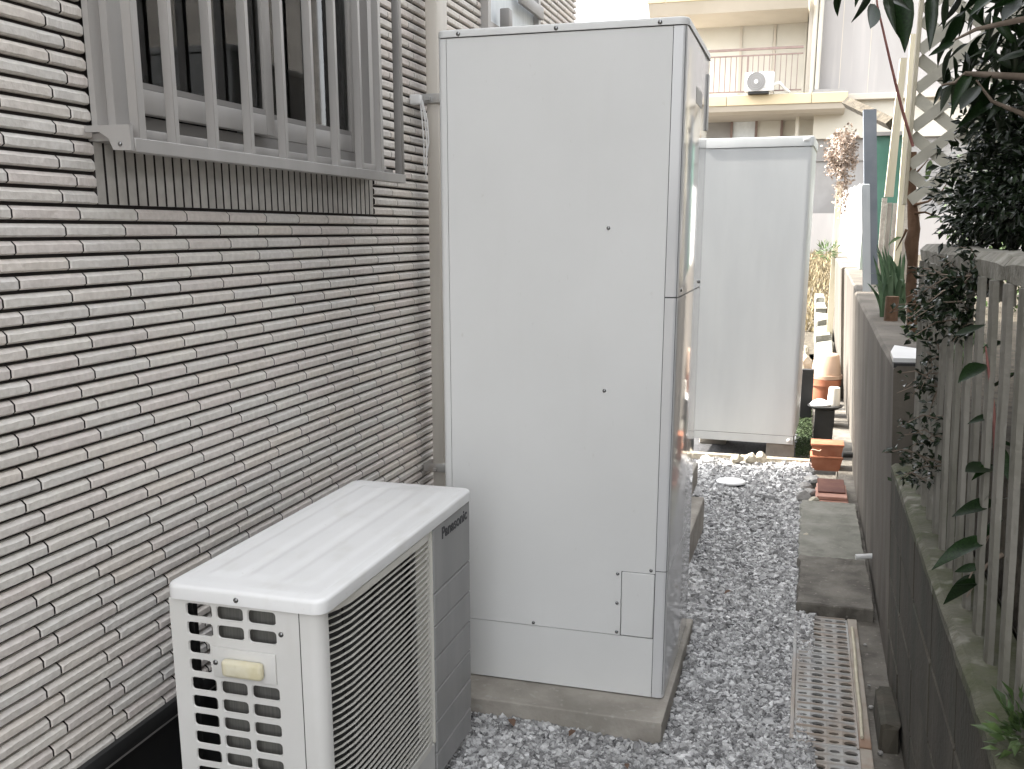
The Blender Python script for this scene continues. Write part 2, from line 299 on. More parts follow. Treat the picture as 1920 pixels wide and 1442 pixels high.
# ------------------------------------------------------------------ the tiled house on the left
WX = -1.45; PIT_Z, TL = .03339, .1868
house = thing('house', 'house with long pale brick tiles in dark grooved rows on the left', 'house', (WX, 4.0, 0))
HB = ORG[house.name]
wb = MB()                                   # backing wall round the window opening
XB = WX-.0165
OY0, OY1, OZ0, OZ1 = 1.85, 3.19, 1.745, 3.05
wb.box(XB-.18, XB, -1.5, OY0, .36, 6.2); wb.box(XB-.18, XB, OY1, 6.295, .36, 6.2); wb.box(XB-.18, XB, OY0, OY1, .36, OZ0); wb.box(XB-.18, XB, OY0, OY1, OZ1, 6.2)
wall = wb.build('wall', 'groove', house)
MB().box(-7.0, XB-.9, -1.5, 6.29, .3, 6.1).build('house_body', 'siding', house)
MB().box(XB-.9, XB-.182, 6.1, 6.29, .3, 6.1).box(XB-.9, XB-.182, -1.5, -1.3, .3, 6.1).box(XB-.9, XB-.182, -1.3, 6.1, 6.0, 6.1).box(XB-.9, XB-.182, -1.3, 6.1, .3, .45).build('room_shell', 'black', house)
MB().prism([(-7.4, 6.1), (-1.38, 6.1), (-1.38, 6.2), (-4, 7.9), (-7.4, 6.2)], 'y', -1.6, 6.33).build('roof', 'bgrey', house)
MB().box(WX-.03, WX-.004, -1.5, 6.29, 2.985, 6.0).build('upper_siding', 'siding', house)
MB().box(-7, WX-.05, -1.5, 6.28, -.1, .36).build('foundation', 'black', house)
MB().bev(XB, WX+.012, -1.5, 6.3, .352, .392, .004).build('base_flashing', 'black', house, 40)
MB().box(WX-.045, WX-.001, -1.5, 6.3, .338, .350).build('drip_edge', 'alu', house)
TV = []
def tile_variant(L, seed):
    q = random.Random(seed); prof = [(0, 0), (.0100, .0003), (.0150, .0038), (.0150, .0180), (.0068, .0259), (0, .0262)]
    seg = 7; ys = [0, .0028]+[L*k/(seg-1) for k in range(1, seg-1)]+[L-.0028, L]; m = MB(); vs = []
    for i, y in enumerate(ys):
        e = .0022 if i in (0, len(ys)-1) else 0
        for k, (x, z) in enumerate(prof):
            jz = q.uniform(-.0009, .0009) if k in (2, 3) and not e else 0; jx = q.uniform(-.0006, .0004) if k in (2, 3) and not e else 0
            vs.append((max(0, x-e*(k in (1, 2, 3, 4)))+jx, y, z+jz))
    n = len(prof); fs = [(i*n+k, (i+1)*n+k, (i+1)*n+k+1, i*n+k+1) for i in range(len(ys)-1) for k in range(n-1)]
    fs += [tuple(range(n)), tuple(range((len(ys)-1)*n, len(ys)*n))]
    return m.add(vs, fs)
for k in range(14): TV.append(tile_variant(TL-.0044, k))
def dark_ends(me, ax, lim):
    me.materials.append(M['tile'] if ax == 1 else M['vtile']); me.materials.append(M['groove'])
    for p_ in me.polygons:
        if abs(p_.normal[1]) > lim: p_.material_index = 1
    return me
TME = [dark_ends(t.mesh('tile'), 1, .93) for t in TV]
spots = []
VY0, VY1, VZ0 = 1.815, 3.232, 1.583
for r in range(-31, 47):
    z0 = 1.4136+r*PIT_Z+.0037            # bottom of this course
    ph = 1.5692 if r % 2 == 0 else 1.5230
    y = ph-TL*3
    while y < 6.29:
        a, b = y+.0022, min(y+TL-.0022, 6.298); y += TL
        pieces = [(a, b)]
        if z0+.027 > VZ0+.004 and a < VY1 and b > VY0:
            pieces = []
            if VY0-a > .012: pieces.append((a, VY0-.001))
            if b-VY1 > .012: pieces.append((VY1+.001, b))
        if 4.43 < b and a < 5.33 and z0 > 2.40:
            pieces = [p for p in ([(a, 4.428)] if a < 4.41 else [])+([(5.332, b)] if b > 5.35 else [])]
        for p in pieces:
            if p[1] > .95: spots.append((p[0], p[1], z0))
def vis_area(s):
    u, v, f = pix((WX, (s[0]+s[1])/2, s[2]+.013))
    if f < .3 or not (-60 < u < 815 and -10 < v < 1450): return 0
    if u > 330 and v > 1095-(u-313)*.545: return 0
    u2, v2, _ = pix((WX, s[1], s[2])); u1, v1, _ = pix((WX, s[0], s[2])); u1 = max(u1, 0)
    return max(0, (u2-u1))*FPX*.027/f
spots.sort(key=vis_area, reverse=True)
fv, ff, kk = [], [], 0
for i, (a, b, z) in enumerate(spots):
    q = rnd.randrange(14); sx = (b-a)/(TL-.0044)
    if i < 300:
        o = link('tile', TME[q], 'tile', wall, HB, loc=(XB-HB[0], a-HB[1], z-HB[2])); o.scale = (1, sx, 1)
    else:
        v = np.array(TV[q].v)*np.array([1, sx, 1])+np.array([XB, a, z]); fv.append(v-np.array(HB))
        ff += [tuple(j+kk for j in f) for f in TV[q].f]; kk += len(v)
me = bpy.data.meshes.new('tile_field'); me.from_pydata(np.concatenate(fv).tolist(), [], ff)
bm = bmesh.new(); bm.from_mesh(me); bmesh.ops.recalc_face_normals(bm, faces=bm.faces[:]); bm.to_mesh(me); bm.free(); dark_ends(me, 1, .93)
kind(link('tile_field', me, 'tile', wall, HB), 'stuff')
# upright tiles under the window
n = 41; p = (VY1-VY0)/n
vt = MB().prism([(.0030, 0), (.0030+.0006, .010), (p-.0036, .010), (p-.0030, 0)], 'z', 0, .128)
vme = MB().add([(v, u, z) for u, v, z in vt.v], vt.f).mesh('upright_tile'); dark_ends(vme, 0, .8)
for k in range(n): link('upright_tile', vme, 'vtile', wall, HB, loc=(XB-HB[0], VY0+k*p-HB[1], VZ0+.002-HB[2]))
# window
win = MB(); fx0, fx1 = XB-.06, WX+.03
win.box(fx0, fx1, OY0, OY0+.05, OZ0, OZ1); win.box(fx0, fx1, OY1-.045, OY1, OZ0, OZ1); win.box(fx0, fx1, OY0+.05, OY1-.045, OZ1-.04, OZ1)
win.box(WX-.002, WX+.012, VY0, OY0-.001, VZ0+.145, OZ1+.03)
window = win.build('window', 'alu', house)
MB().box(fx0, WX-.012, OY0+.05, OY1-.045, OZ0, OZ0+.036).build('lower_track', 'aludk', window)  # frame bottom in darker metal: sash shadow put into its colour
MB().bev(XB, WX+.055, VY0, VY1-.02, 1.712, 1.744, .004).build('window_sill', 'alu', window, 40)
def sash(y0, y1, x, curt):
    s = MB(); z0, z1 = OZ0+.038, OZ1-.045
    s.bev(x-.015, x+.012, y0, y0+.042, z0, z1, .003); s.bev(x-.015, x+.012, y1-.042, y1, z0, z1, .003)
    s.bev(x-.0145, x+.0115, y0+.042, y1-.042, z0, z0+.052, .003); s.bev(x-.0145, x+.0115, y0+.042, y1-.042, z1-.045, z1, .003)
    s.build('sash', 'alu', window, 40)
    MB().box(x-.003, x+.001, y0+.04, y1-.04, z0+.05, z1-.04).build('pane', 'glass', window)
    MB().box(x-.0135, x+.009, y0+.043, y1-.043, z0+.0525, z0+.066).box(x-.0135, x+.009, y0+.043, y0+.053, z0+.066, z1-.05).build('pane_gasket', 'aludk', window)
    off = .10 if curt == 'curtaindk' else .036; c = MB(); m = 60; vs = []
    for i in range(m+1):
        yy = y0-.02+(y1-y0+.04)*i/m; xx = x-off+.018*math.sin(i*1.15)+.008*math.sin(i*2.9)
        vs += [(xx, yy, z0-.02), (xx-.004, yy, z1)]
    c.add(vs, [(2*i, 2*i+2, 2*i+3, 2*i+1) for i in range(m)]); c.build('curtain', curt, window, 80, recalc=False)
sash(OY0+.05, 2.535, WX+.008, 'curtaindk'); sash(2.50, OY1-.047, WX-.030, 'curtainlt')
MB().box(WX-.002, WX+.013, OY0+.10, OY0+.112, OZ0+.034, 2.9).build('screen_runner', 'black', window)
# grille over the window
grille = MB().bev(-1.366, -1.338, 1.80, 3.242, 1.688, 1.716, .0012, 1).build('window_grille', 'alu', house, 40)
for a, b in ((1.824, 1.848), (1.949, 1.965), (2.104, 2.120), (2.262, 2.278), (2.434, 2.450), (2.594, 2.610), (2.742, 2.758), (2.906, 2.922), (3.055, 3.076)):
    MB().bev(-1.367, -1.344, a, b, 1.7165, 3.03, .0012, 1).build('grille_bar', 'alu', grille, 40)
MB().bev(-1.366, -1.340, 3.214, 3.240, 1.7165, 3.03, .003).build('grille_frame', 'aludk', grille, 40)
MB().prism([(-1.449, 1.741), (-1.449, 1.728), (-1.413, 1.728), (-1.392, 1.714), (-1.383, 1.692), (-1.340, 1.690), (-1.340, 1.741)], 'y', 1.787, 1.798).build('bracket', 'alu', grille)
MB().box(-1.449, -1.367, 3.18, 3.2, 1.70, 1.73).build('bracket', 'alu', grille)
for z in (1.716, 1.748, 2.5): MB().lathe([(.005, 0), (.005, .003), (.002, .005)], (0, 0, 0), 8)
def dome(c, axis, r=.006, h=.004, n=10):
    m = MB().lathe([(r, 0), (r*.95, h*.45), (r*.6, h*.85), (r*.2, h)], (0, 0, 0), n); c = Vector(c)
    f = {'-y': lambda p: (p[0], -p[2], p[1]), 'x': lambda p: (p[2], p[0], p[1]), 'z': lambda p: p}[axis]
    m.v = [tuple(Vector(f(p))+c) for p in m.v]; return m
dome((-1.365, 1.787, 1.703), '-y', .005).build('screw', 'steel', grille, 60)
# second window farther along
w2 = MB().box(XB, WX+.03, 4.43, 4.47, 2.405, 3.0).box(XB, WX+.03, 5.29, 5.33, 2.405, 3.0).box(XB, WX+.03, 4.47, 5.29, 2.405, 2.44).box(XB, WX+.03, 4.47, 5.29, 2.97, 3.0).build('window', 'alu', house)
MB().box(XB, WX+.002, 4.47, 5.29, 2.44, 2.97).build('pane', 'curtainlt', w2)
MB().bev(WX+.03, WX+.075, 4.60, 4.66, 2.43, 2.52, .006).build('shutter_handle', 'aludk', w2, 40)
MB().bev(WX+.03, WX+.05, 4.90, 5.32, 2.60, 2.66, .005).build('window_rail', 'aludk', w2, 40)
# downpipe
dp = MB().bev(-1.410, -1.362, 3.632, 3.745, .05, 3.2, .006).build('downpipe', 'pipe', house, 40)
for z in (1.995, .575):
    MB().bev(-1.447, -1.352, 3.620, 3.7, z, z+.034, .003).box(-1.40, -1.385, 3.60, 3.622, z+.008, z+.02).build('bracket', 'galv', dp, 40)
# hanging cord
cord = thing('hanging_cord', 'thin white cord looped from a clip on the tiled wall', 'cord', (-1.42, 3.55, 1.70))
MB().bev(-1.449, -1.405, 3.56, 3.585, 1.985, 2.02, .004).build('clip', 'white', cord, 40)
for dx, zl in ((0, 1.76), (.012, 1.72), (.02, 1.80)):
    MB().tube([(-1.41+dx*.4, 3.57, 2.0), (-1.405+dx, 3.575, 1.93), (-1.402+dx, 3.58, 1.85), (-1.405+dx*.5, 3.585, zl)], .0028, 5).build('strand', 'white', cord, 60)

# ------------------------------------------------------------------ air conditioner outdoor unit
ac = thing('air_conditioner', 'white outdoor air conditioner unit with louvred front beside the tiled wall', 'air conditioner', (-1.09, 2.15, 0))
FX, BX, NY, FY = -.908, -1.268, 1.70, 2.622
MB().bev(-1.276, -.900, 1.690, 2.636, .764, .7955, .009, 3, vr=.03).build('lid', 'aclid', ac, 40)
nu, nv = 44, 70; vs = []
pans = [(-1.215, -1.145), (-1.125, -1.055), (-1.035, -.965)]
def sm(t): t = max(0, min(1, t)); return t*t*(3-2*t)
for i in range(nu+1):
    for j in range(nv+1):
        x = -1.255+.335*i/nu; y = 1.715+.897*j/nv; h = 0
        for a, b in pans:
            d = min(x-a, b-x, y-1.775, 2.56-y); h = max(h, sm((d+.004)/.012))
        e = min(i, j, nu-i, nv-j)
        vs.append((x, y, .7953+(.0008 if e else -.0008)+.0034*h))
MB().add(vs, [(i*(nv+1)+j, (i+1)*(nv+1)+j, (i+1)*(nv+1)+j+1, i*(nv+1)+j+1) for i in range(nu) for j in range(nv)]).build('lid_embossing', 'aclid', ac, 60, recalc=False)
# near side plate with rounded openings
def cell(m, x0, x1, z0, z1, hx0, hx1, hz0, hz1, y, dep=.004, r=.008):
    q = 4; inn, outp = [], []
    for cx, cz, sx, sz in ((hx1-r, hz1-r, 1, 1), (hx0+r, hz1-r, -1, 1), (hx0+r, hz0+r, -1, -1), (hx1-r, hz0+r, 1, -1)):
        ks = range(q) if sx*sz > 0 else range(q-1, -1, -1)
        for k in ks:
            t = math.pi/2*k/(q-1); inn.append((cx+sx*r*math.cos(t), cz+sz*r*math.sin(t)))
    for i, (u, v) in enumerate(inn):
        c = i//q; k = i % q
        X = x1 if c in (0, 3) else x0; Z = z1 if c in (0, 1) else z0
        first = (k < q/2)
        if c in (0, 2): p_ = (X, v if first and k == 0 else Z) if first else (u if k == q-1 else X, Z)
        else: p_ = (u if k == 0 else X, Z) if first else (X, v if k == q-1 else Z)
        outp.append(p_)
    n_ = len(inn); V = [(u, y, v) for u, v in outp]+[(u, y, v) for u, v in inn]+[(u+(.0015 if u < (hx0+hx1)/2 else -.0015), y+dep, v+(.0015 if v < (hz0+hz1)/2 else -.0015)) for u, v in inn]
    m.add(V, [(i, (i+1) % n_, n_+(i+1) % n_, n_+i) for i in range(n_)]+[(n_+i, n_+(i+1) % n_, 2*n_+(i+1) % n_, 2*n_+i) for i in range(n_)])
sg = MB(); cols = [(-1.236, -1.163, -1.232, -1.168), (-1.163, -1.088, -1.158, -1.093), (-1.088, -1.011, -1.083, -1.016)]
top = .7605; PR = .0427
for r in range(17):
    zt = top-r*PR
    for c, (a, b, h0, h1) in enumerate(cols):
        if r in (2, 3) and c > 0: continue
        cell(sg, a, b, zt-PR, zt, h0, h1 - (.010 if r in (2, 3) else 0), zt-PR+.0058, zt-.0058, NY)
zb = top-17*PR
sg.add([(-1.163, NY, top-4*PR), (-1.011, NY, top-4*PR), (-1.011, NY, top-2*PR), (-1.163, NY, top-2*PR)], [(0, 1, 2, 3)])
sg.add([(-1.272, NY, .03), (-1.236, NY, .03), (-1.236, NY, .763), (-1.272, NY, .763), (-1.272, NY+.03, .03), (-1.272, NY+.03, .763)], [(0, 1, 2, 3), (0, 4, 5, 3)])
sg.add([(-1.236, NY, .03), (-1.011, NY, .03), (-1.011, NY, zb), (-1.236, NY, zb)], [(0, 1, 2, 3)])
sg.add([(-1.011, NY, .03), (-.9625, NY, .03), (-.9625, NY, .763), (-1.011, NY, .763)], [(0, 1, 2, 3)])
sg.build('side_grille', 'acbody', ac, 40, recalc=False)
MB().bev(-1.170, -1.019, NY-.006, NY-.001, .594, .663, .002).build('handle_plate', 'acbody', ac, 40)
MB().bev(-1.140, -1.043, NY-.026, NY-.006, .605, .644, .009, 3).build('handle', 'handle', ac, 50)
for x, z in ((-1.005, .708), (-1.163, .628)): dome((x, NY-(.006 if z < .65 else 0), z), '-y', .006).build('screw', 'steel', ac, 60)
dome((-1.101, 1.690, .777), '-y', .006).build('screw', 'steel', ac, 60)
# rounded front corner post
pts = [(-.9605, NY)]+[(-.940+.030*math.sin(t), NY+.030-.030*math.cos(t)) for t in [math.pi/2*k/6 for k in range(7)]]+[(-.912, 1.722), (-.935, 1.722), (-.9605, 1.715)]
MB().prism(pts, 'z', .03, .763).build('corner_post', 'acbody', ac, 40)
MB().box(-1.19, -.965, 1.728, 1.745, .04, .76).build('heat_exchanger', 'fin', ac)
MB().box(-1.252, -1.238, 1.735, 1.75, .04, .76).box(-1.252, -1.235, 1.95, 2.60, .04, .76).box(-1.2, -.96, 2.10, 2.115, .04, .76).build('inner_frame', 'black', ac)
MB().box(-.99, -.98, 1.745, 2.34, .04, .762).build('fan_shroud', 'black', ac)
MB().box(-1.26, -.93, 1.71, 2.61, .02, .05).build('base_pan', 'acbody', ac)
for y in (1.8, 2.5): MB().box(-1.25, -.93, y, y+.06, 0, .02).build('foot', 'black', ac)
MB().box(-1.262, -.93, 2.600, 2.618, .03, .763).build('far_side', 'acbody', ac)
# front louvre: one slat each
GP = .0161; ng = 36
path = [(-.940, 1.7235), (-.927, 1.750), (-.914, 1.785), (-.906, 1.83), (-.9035, 1.90), (-.9035, 2.22), (-.9045, 2.27), (-.908, 2.300), (-.920, 2.318)]
def slat():
    s = MB(); vs = []
    for i, (x, y) in enumerate(path):
        x2, y2 = path[min(i+1, len(path)-1)]; x1, y1 = path[max(i-1, 0)]; t = Vector((x2-x1, y2-y1)).normalized(); nx, ny = -t.y, t.x
        if nx > 0: nx, ny = -nx, -ny
        vs += [(x, y, .0034), (x, y, .0010), (x+nx*.006, y+ny*.006, .0008), (x+nx*.006, y+ny*.006, .0026)]
    m_ = len(path); s.add(vs, [(i*4+k, i*4+(k+1) % 4, (i+1)*4+(k+1) % 4, (i+1)*4+k) for i in range(m_-1) for k in range(4)]+[(0, 1, 2, 3), (m_*4-4, m_*4-3, m_*4-2, m_*4-1)]); return s
AB = ORG[ac.name]
lou = MB().box(-.945, -.911, 1.7225, 1.727, .165, .760)
q2 = [(x, y) for x, y in path]; lou.prism([(x+.001, y) for x, y in path]+[(x-.012, y) for x, y in reversed(path)], 'z', .742, .7605)
lou.prism([(x, y) for x, y in path]+[(x-.012, y) for x, y in reversed(path)], 'z', .145, .163); lou.box(-.955, -.9075, 2.318, 2.324, .145, .760)
lou = lou.build('front_louvre', 'cream', ac)
sme = slat().mesh('slat')
for k in range(ng): link('slat', sme, 'cream', lou, AB, loc=(-AB[0], -AB[1], .163+k*GP))
for y in (1.76, 1.82, 2.0, 2.15): MB().box(-.925 if y > 1.8 else -.94, -.920 if y > 1.8 else -.935, y, y+.004, .165, .742).build('louvre_rib', 'black', lou)
MB().box(-.955, -.9085, 1.7275, 2.3175, .03, .143).build('front_kick', 'acbody', ac)
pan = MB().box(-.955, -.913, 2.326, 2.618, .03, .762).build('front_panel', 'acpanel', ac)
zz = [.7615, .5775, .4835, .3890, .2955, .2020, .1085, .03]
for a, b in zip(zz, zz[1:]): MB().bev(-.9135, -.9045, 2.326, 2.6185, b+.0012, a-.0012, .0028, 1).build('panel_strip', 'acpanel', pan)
tx = bpy.data.curves.new('logo', 'FONT'); tx.body = 'Panasonic'; tx.size = .0455; tx.extrude = .0006; tx.offset = .0009; tx.space_character = 1.03
to = bpy.data.objects.new('logo_text', tx); col.objects.link(to); bpy.context.view_layer.update()
lm = bpy.data.meshes.new_from_object(to.evaluated_get(bpy.context.evaluated_depsgraph_get())); bpy.data.objects.remove(to)
xs = [v.co.x for v in lm.vertices]; wd = max(xs)-min(xs); sx = .205/wd
for v in lm.vertices: v.co = Vector((-.9038+v.co.z-AB[0], 2.388+(v.co.x-min(xs))*sx-AB[1], .7145+v.co.y*1.0-AB[2]))
lm.name = 'logo'; link('logo', lm, 'logo', ac, AB)

# ------------------------------------------------------------------ tall hot water tanks and their bases
base1 = MB().bev(-1.20, -.340, 2.765, 3.63, -.08, .061, .006, 2, jit=.0008).build('concrete_slab', 'conc'); tag(base1, 'thin concrete base slab under the nearest tall tank', 'slab')
MB().bev(-1.0, -.336, 2.762, 2.80, -.02, .008, .003)
tk = thing('hot_water_tank', 'tall white hot water tank with screwed side panels, nearest the camera', 'water tank', (-.72, 3.24, .061))
TY, TYB, TX0, TX1, TZ0, TZ1 = 2.918, 3.567, -1.094, -.358, .066, 2.083
MB().box(TX0+.006, TX1-.004, TY+.004, TYB-.004, TZ0+.012, TZ1).build('inner_body', 'tankgap', tk)
MB().prism([(-1.0655, .2665), (-.5035, .2665), (-.5035, .4825), (-.3975, .4825), (-.3975, TZ1), (-1.0655, TZ1)], 'y', TY, TY+.006).build('side_panel', 'tank', tk)
MB().box(-1.0655, -.3975, TY, TY+.006, TZ0, .2645).build('lower_panel', 'tank', tk)
MB().bev(-.5015, -.3985, TY-.001, TY+.005, .2668, .4805, .003, 1).build('access_panel', 'tank', tk, 40)
r = .014; MB().prism([(-1.0672, TY)]+[(TX0+r-r*math.sin(t), TY+r-r*math.cos(t)) for t in [math.pi/2*k/4 for k in range(5)]]+[(TX0, TY+.05), (-1.0672, TY+.05)], 'z', TZ0, TZ1).build('rear_post', 'tank', tk, 40)
MB().box(TX0, TX0+.005, TY+.05, TYB, TZ0, TZ1).box(TX0+.005, TX1-.03, TYB-.005, TYB, TZ0, TZ1).build('back_panel', 'tank', tk)
r = .016
def frontpoly(y0, y1, x1, xi):
    a = [(xi, y0)]+[(x1-r+r*math.sin(t), y0+r-r*math.cos(t)) for t in [math.pi/2*k/8 for k in range(9)]]
    b = [(x1-r+r*math.cos(t), y1-r+r*math.sin(t)) for t in [math.pi/2*k/8 for k in range(9)]]+[(xi, y1)]
    return a+b
for a, b in ((TZ0, .4905), (.4935, 1.3365), (1.3405, TZ1)): MB().prism(frontpoly(TY, TYB, TX1, -.3955), 'z', a, b).build('front_panel', 'tankgl', tk, 30)
MB().bev(TX0-.004, TX1+.004, TY-.004, TYB+.004, TZ1+.003, TZ1+.024, .006, 3, vr=.030).build('top_cover', 'tank', tk, 40)
for x, z in ((-.568, 1.537), (-.570, 1.054), (-.515, .472), (-.515, .374), (-.514, .276), (-.410, .493), (-.790, .275)): dome((x, TY, z), '-y', .0058).build('screw', 'steel', tk, 60)
for x in (-1.027, -.731, -.434): dome((x, TY-.004, 2.094), '-y', .0065).build('screw', 'steel', tk, 60)
for y, z in ((2.985, 1.357), (3.5, 1.357)): dome((TX1, y, z), 'x', .006).build('screw', 'steel', tk, 60)
MB().box(TX1, TX1+.001, 3.19, 3.36, 1.912, 1.958).build('rating_label', 'acpanel', tk)
MB().bev(TX1, TX1+.004, 3.515, 3.55, 1.86, 2.04, .0015).build('valve_cover', 'tank', tk, 40)
for x in (-1.05, -.45):
    for y in (2.96, 3.50): MB().box(x, x+.06, y, y+.05, .061, .078).build('foot', 'black', tk)

st = thing('concrete_step', 'rough concrete door step behind the nearest tall tank', 'step', (-.9, 4.7, 0))
MB().bev(-1.44, -.440, 4.325, 5.03, -.05, .175, .008, 2, jit=.002).build('lower_step', 'conc', st)
MB().bev(-1.44, -.505, 4.75, 5.30, .176, .295, .008, 2, jit=.002).build('upper_step', 'conc', st)

t2 = thing('hot_water_tank', 'second tall white tank standing farther along by the gravel end', 'water tank', (-.35, 7.25, .09))
Y2, Y2B, A2, B2 = 6.933, 7.52, -.706, .004
MB().box(A2+.006, B2-.014, Y2+.004, Y2B-.004, .095, 2.06).build('inner_body', 'tankgap', t2)
MB().box(A2+.004, -.0302, Y2, Y2+.006, .145, 2.062).build('side_panel', 'tankshade', t2)
MB().box(A2+.004, B2-.012, Y2-.002, Y2+.006, .086, .141).build('lower_panel', 'tankshade', t2)
r = .022
MB().prism(frontpoly(Y2, Y2B, B2-.004, -.030), 'z', .145, 2.062).build('front_panel', 'tankshade', t2, 30)
MB().bev(A2-.004, B2+.004, Y2-.006, Y2B+.004, 2.066, 2.128, .008, 3, vr=.025).build('top_cover', 'tankshade', t2, 40)
MB().bev(-.060, -.022, Y2-.011, Y2-.005, 2.096, 2.118, .003).build('badge', 'white', t2, 40)
t2.rotation_euler.z = -.045
dome((-.036, Y2-.002, .112), '-y', .014, .012).build('foot_bolt', 'white', t2, 60)
for x in (-.69, -.20):
    yo = .30 if x < -.5 else 0
    b_ = MB().bev(x, x+.19, 6.935+yo, 7.13+yo, -.01, .083, .006, 2, jit=.002).build('concrete_block', 'conc')
    tag(b_, 'small tan concrete block under the right front corner of the second tank' if x > -.5 else 'small concrete block in the dark under the left side of the second tank', 'block')

# ------------------------------------------------------------------ right wall, ledge, fence (leaning a little over the passage)
def lean(mb, k=.06, z0=0):
    mb.v = [(x-k*(z-z0), y, z) for x, y, z in mb.v]; return mb
hw = thing('concrete_wall', 'stained concrete wall with flat top on the right behind the slatted fence', 'wall', (.43, 5.0, 0))
def wallseg(y0, y1, zt0, zt1, x0=.362, th=.155):
    m = MB(); ny = 10; vs = []
    for i in range(ny+1):
        y = y0+(y1-y0)*i/ny; zt = zt0+(zt1-zt0)*i/ny; j = rnd.uniform(-.004, .004)
        vs += [(x0, y, -.1), (x0+th, y, -.1), (x0+th, y, zt+j), (x0+.012, y, zt+j), (x0, y, zt+j-.012)]
    m.add(vs, [(i*5+k, i*5+(k+1) % 5, (i+1)*5+(k+1) % 5, (i+1)*5+k) for i in range(ny) for k in range(5)]+[(0, 1, 2, 3, 4), tuple(ny*5+k for k in range(5))]); return lean(m)
wallseg(3.50, 6.62, 1.085, 1.155).build('wall_section', 'concdk', hw)
wallseg(6.90, 9.6, 1.13, 1.20, .395).build('wall_section', 'concdk', hw)
wallseg(6.62, 6.90, 1.10, 1.12, .41).build('wall_section', 'concdk', hw)
wallseg(9.6, 14.0, 1.20, 1.25, .37).build('wall_section', 'concdk', hw)
for y in (): lean(MB().box(.365, .514, y, y+.006, 1.09+.022*(y-3.5)*.99-.004, 1.104+.022*(y-3.5)*.99)).build('joint', 'black', hw)
lw = thing('block_wall', 'dark streaked concrete block wall with mossy ledge under the slatted fence', 'wall', (.43, 2.3, 0))
wl = []
yb = [.3, .70, 1.10, 1.50, 1.90, 2.30, 2.70, 3.10, 3.49]; zb_ = [-.1, .165, .36, .555, .735]
for i in range(len(yb)-1):
    for j in range(len(zb_)-1):
        of = rnd.uniform(0, .004)
        lean(MB().bev(.364-of, .50, yb[i]+.002, yb[i+1]-.002, zb_[j]+.002, zb_[j+1]-.002, .004, 1)).build('block', 'blockdk', lw)
lean(MB().box(.370, .495, .3, 3.485, -.1, .733)).build('mortar', 'blockdk', lw)
led = MB(); vs = []; ny = 40
for i in range(ny+1):
    y = .3+3.15*i/ny; j = lambda: rnd.uniform(-.002, .002)
    vs += [(.358+j(), y, .737), (.358+j(), y, .757+j()), (.370+j(), y, .767+j()), (.47, y, .772+j()), (.47, y, .737)]
led.add(vs, [(i*5+k, i*5+(k+1) % 5, (i+1)*5+(k+1) % 5, (i+1)*5+k) for i in range(ny) for k in range(5)]+[(0, 1, 2, 3, 4), tuple(ny*5+k for k in range(5))])
lean(led).build('mossy_ledge', 'moss', lw)
fence = thing('slatted_fence', 'grey weathered concrete slat fence with top rail on the right', 'fence', (.36, 2.3, .77))
FB = ORG[fence.name]
def slatm(x0, h, w_=.104):
    poly = [(0, 0), (.005, -.009), (w_*.35, -.0125), (w_*.65, -.0125), (w_-.005, -.008), (w_, 0)]
    m = MB(); ns = 8; vs = []
    for i in range(ns+1):
        z = .768+h*i/ns; j = rnd.uniform(-.0008, .0008)
        vs += [(x0+v+j, u, z) for u, v in poly]
    n_ = len(poly); m.add(vs, [(i*n_+k, i*n_+(k+1) % n_, (i+1)*n_+(k+1) % n_, (i+1)*n_+k) for i in range(ns) for k in range(n_)]+[tuple(range(n_)), tuple(ns*n_+k for k in range(n_))])
    return lean(m, .05, 0)
y = 3.16; k = 0
while y > .9:
    m = slatm(.402, .675, .044); m.v = [(a, b+y, c) for a, b, c in m.v]; m.build('slat', 'slat', fence)
    m = slatm(.411, .050, .05); m.v = [(a, b+y-.068, c+.625) for a, b, c in m.v]; m.build('spacer', 'slat', fence)
    y -= .135
yy = 3.28; ends = [3.28, 2.94, 2.62, 1.9, .8]
for a, b in zip(ends, ends[1:]):
    m = MB(); vs = []; ny = 12
    for i in range(ny+1):
        y = a+(b-a)*i/ny; g_ = .003 if i in (0, ny) else 0; j = lambda: rnd.uniform(-.0025, .0025)
        yq = y-(.002 if i == 0 else -.002 if i == ny else 0)
        vs += [(.400+g_, yq, 1.443+g_), (.470-g_, yq, 1.443+g_), (.474-g_, yq, 1.478-g_+j()), (.455, yq, 1.492-g_+j()), (.413, yq, 1.490-g_+j()), (.397+g_+j()*.5, yq, 1.474-g_+j())]
    m.add(vs, [(i*6+k, i*6+(k+1) % 6, (i+1)*6+(k+1) % 6, (i+1)*6+k) for i in range(ny) for k in range(6)]+[tuple(range(6)), tuple(ny*6+k for k in range(6))])
    lean(m, .05).build('top_rail', 'rail', fence, 35)
cap = MB().prism([(.295, 3.52), (.40, 3.53), (.43, 3.80), (.33, 3.93), (.302, 3.72)], 'z', 1.098, 1.112)
cap = cap.build('plastic_sheet', 'white'); tag(cap, 'small shiny white sheet lying on the near end of the concrete wall', 'sheet')
cap2 = MB().prism([(.297, 3.50), (.42, 3.51), (.44, 3.82), (.32, 3.94), (.305, 3.70)], 'z', 1.082, 1.097).build('wall_cap', 'black'); tag(cap2, 'thin black tray under the white sheet on the concrete wall', 'tray')
ps = MB().tube([(.285, 4.42, .115), (.36, 4.44, .12)], .012, 10).build('pipe_stub', 'white'); tag(ps, 'short white pipe stub poking from the concrete wall above the slabs', 'pipe')
ps = MB().tube([(.29, 6.52, .12), (.37, 6.54, .12)], .018, 10).build('pipe_stub', 'black'); tag(ps, 'short dark pipe stub poking from the wall beside the terracotta planters', 'pipe')

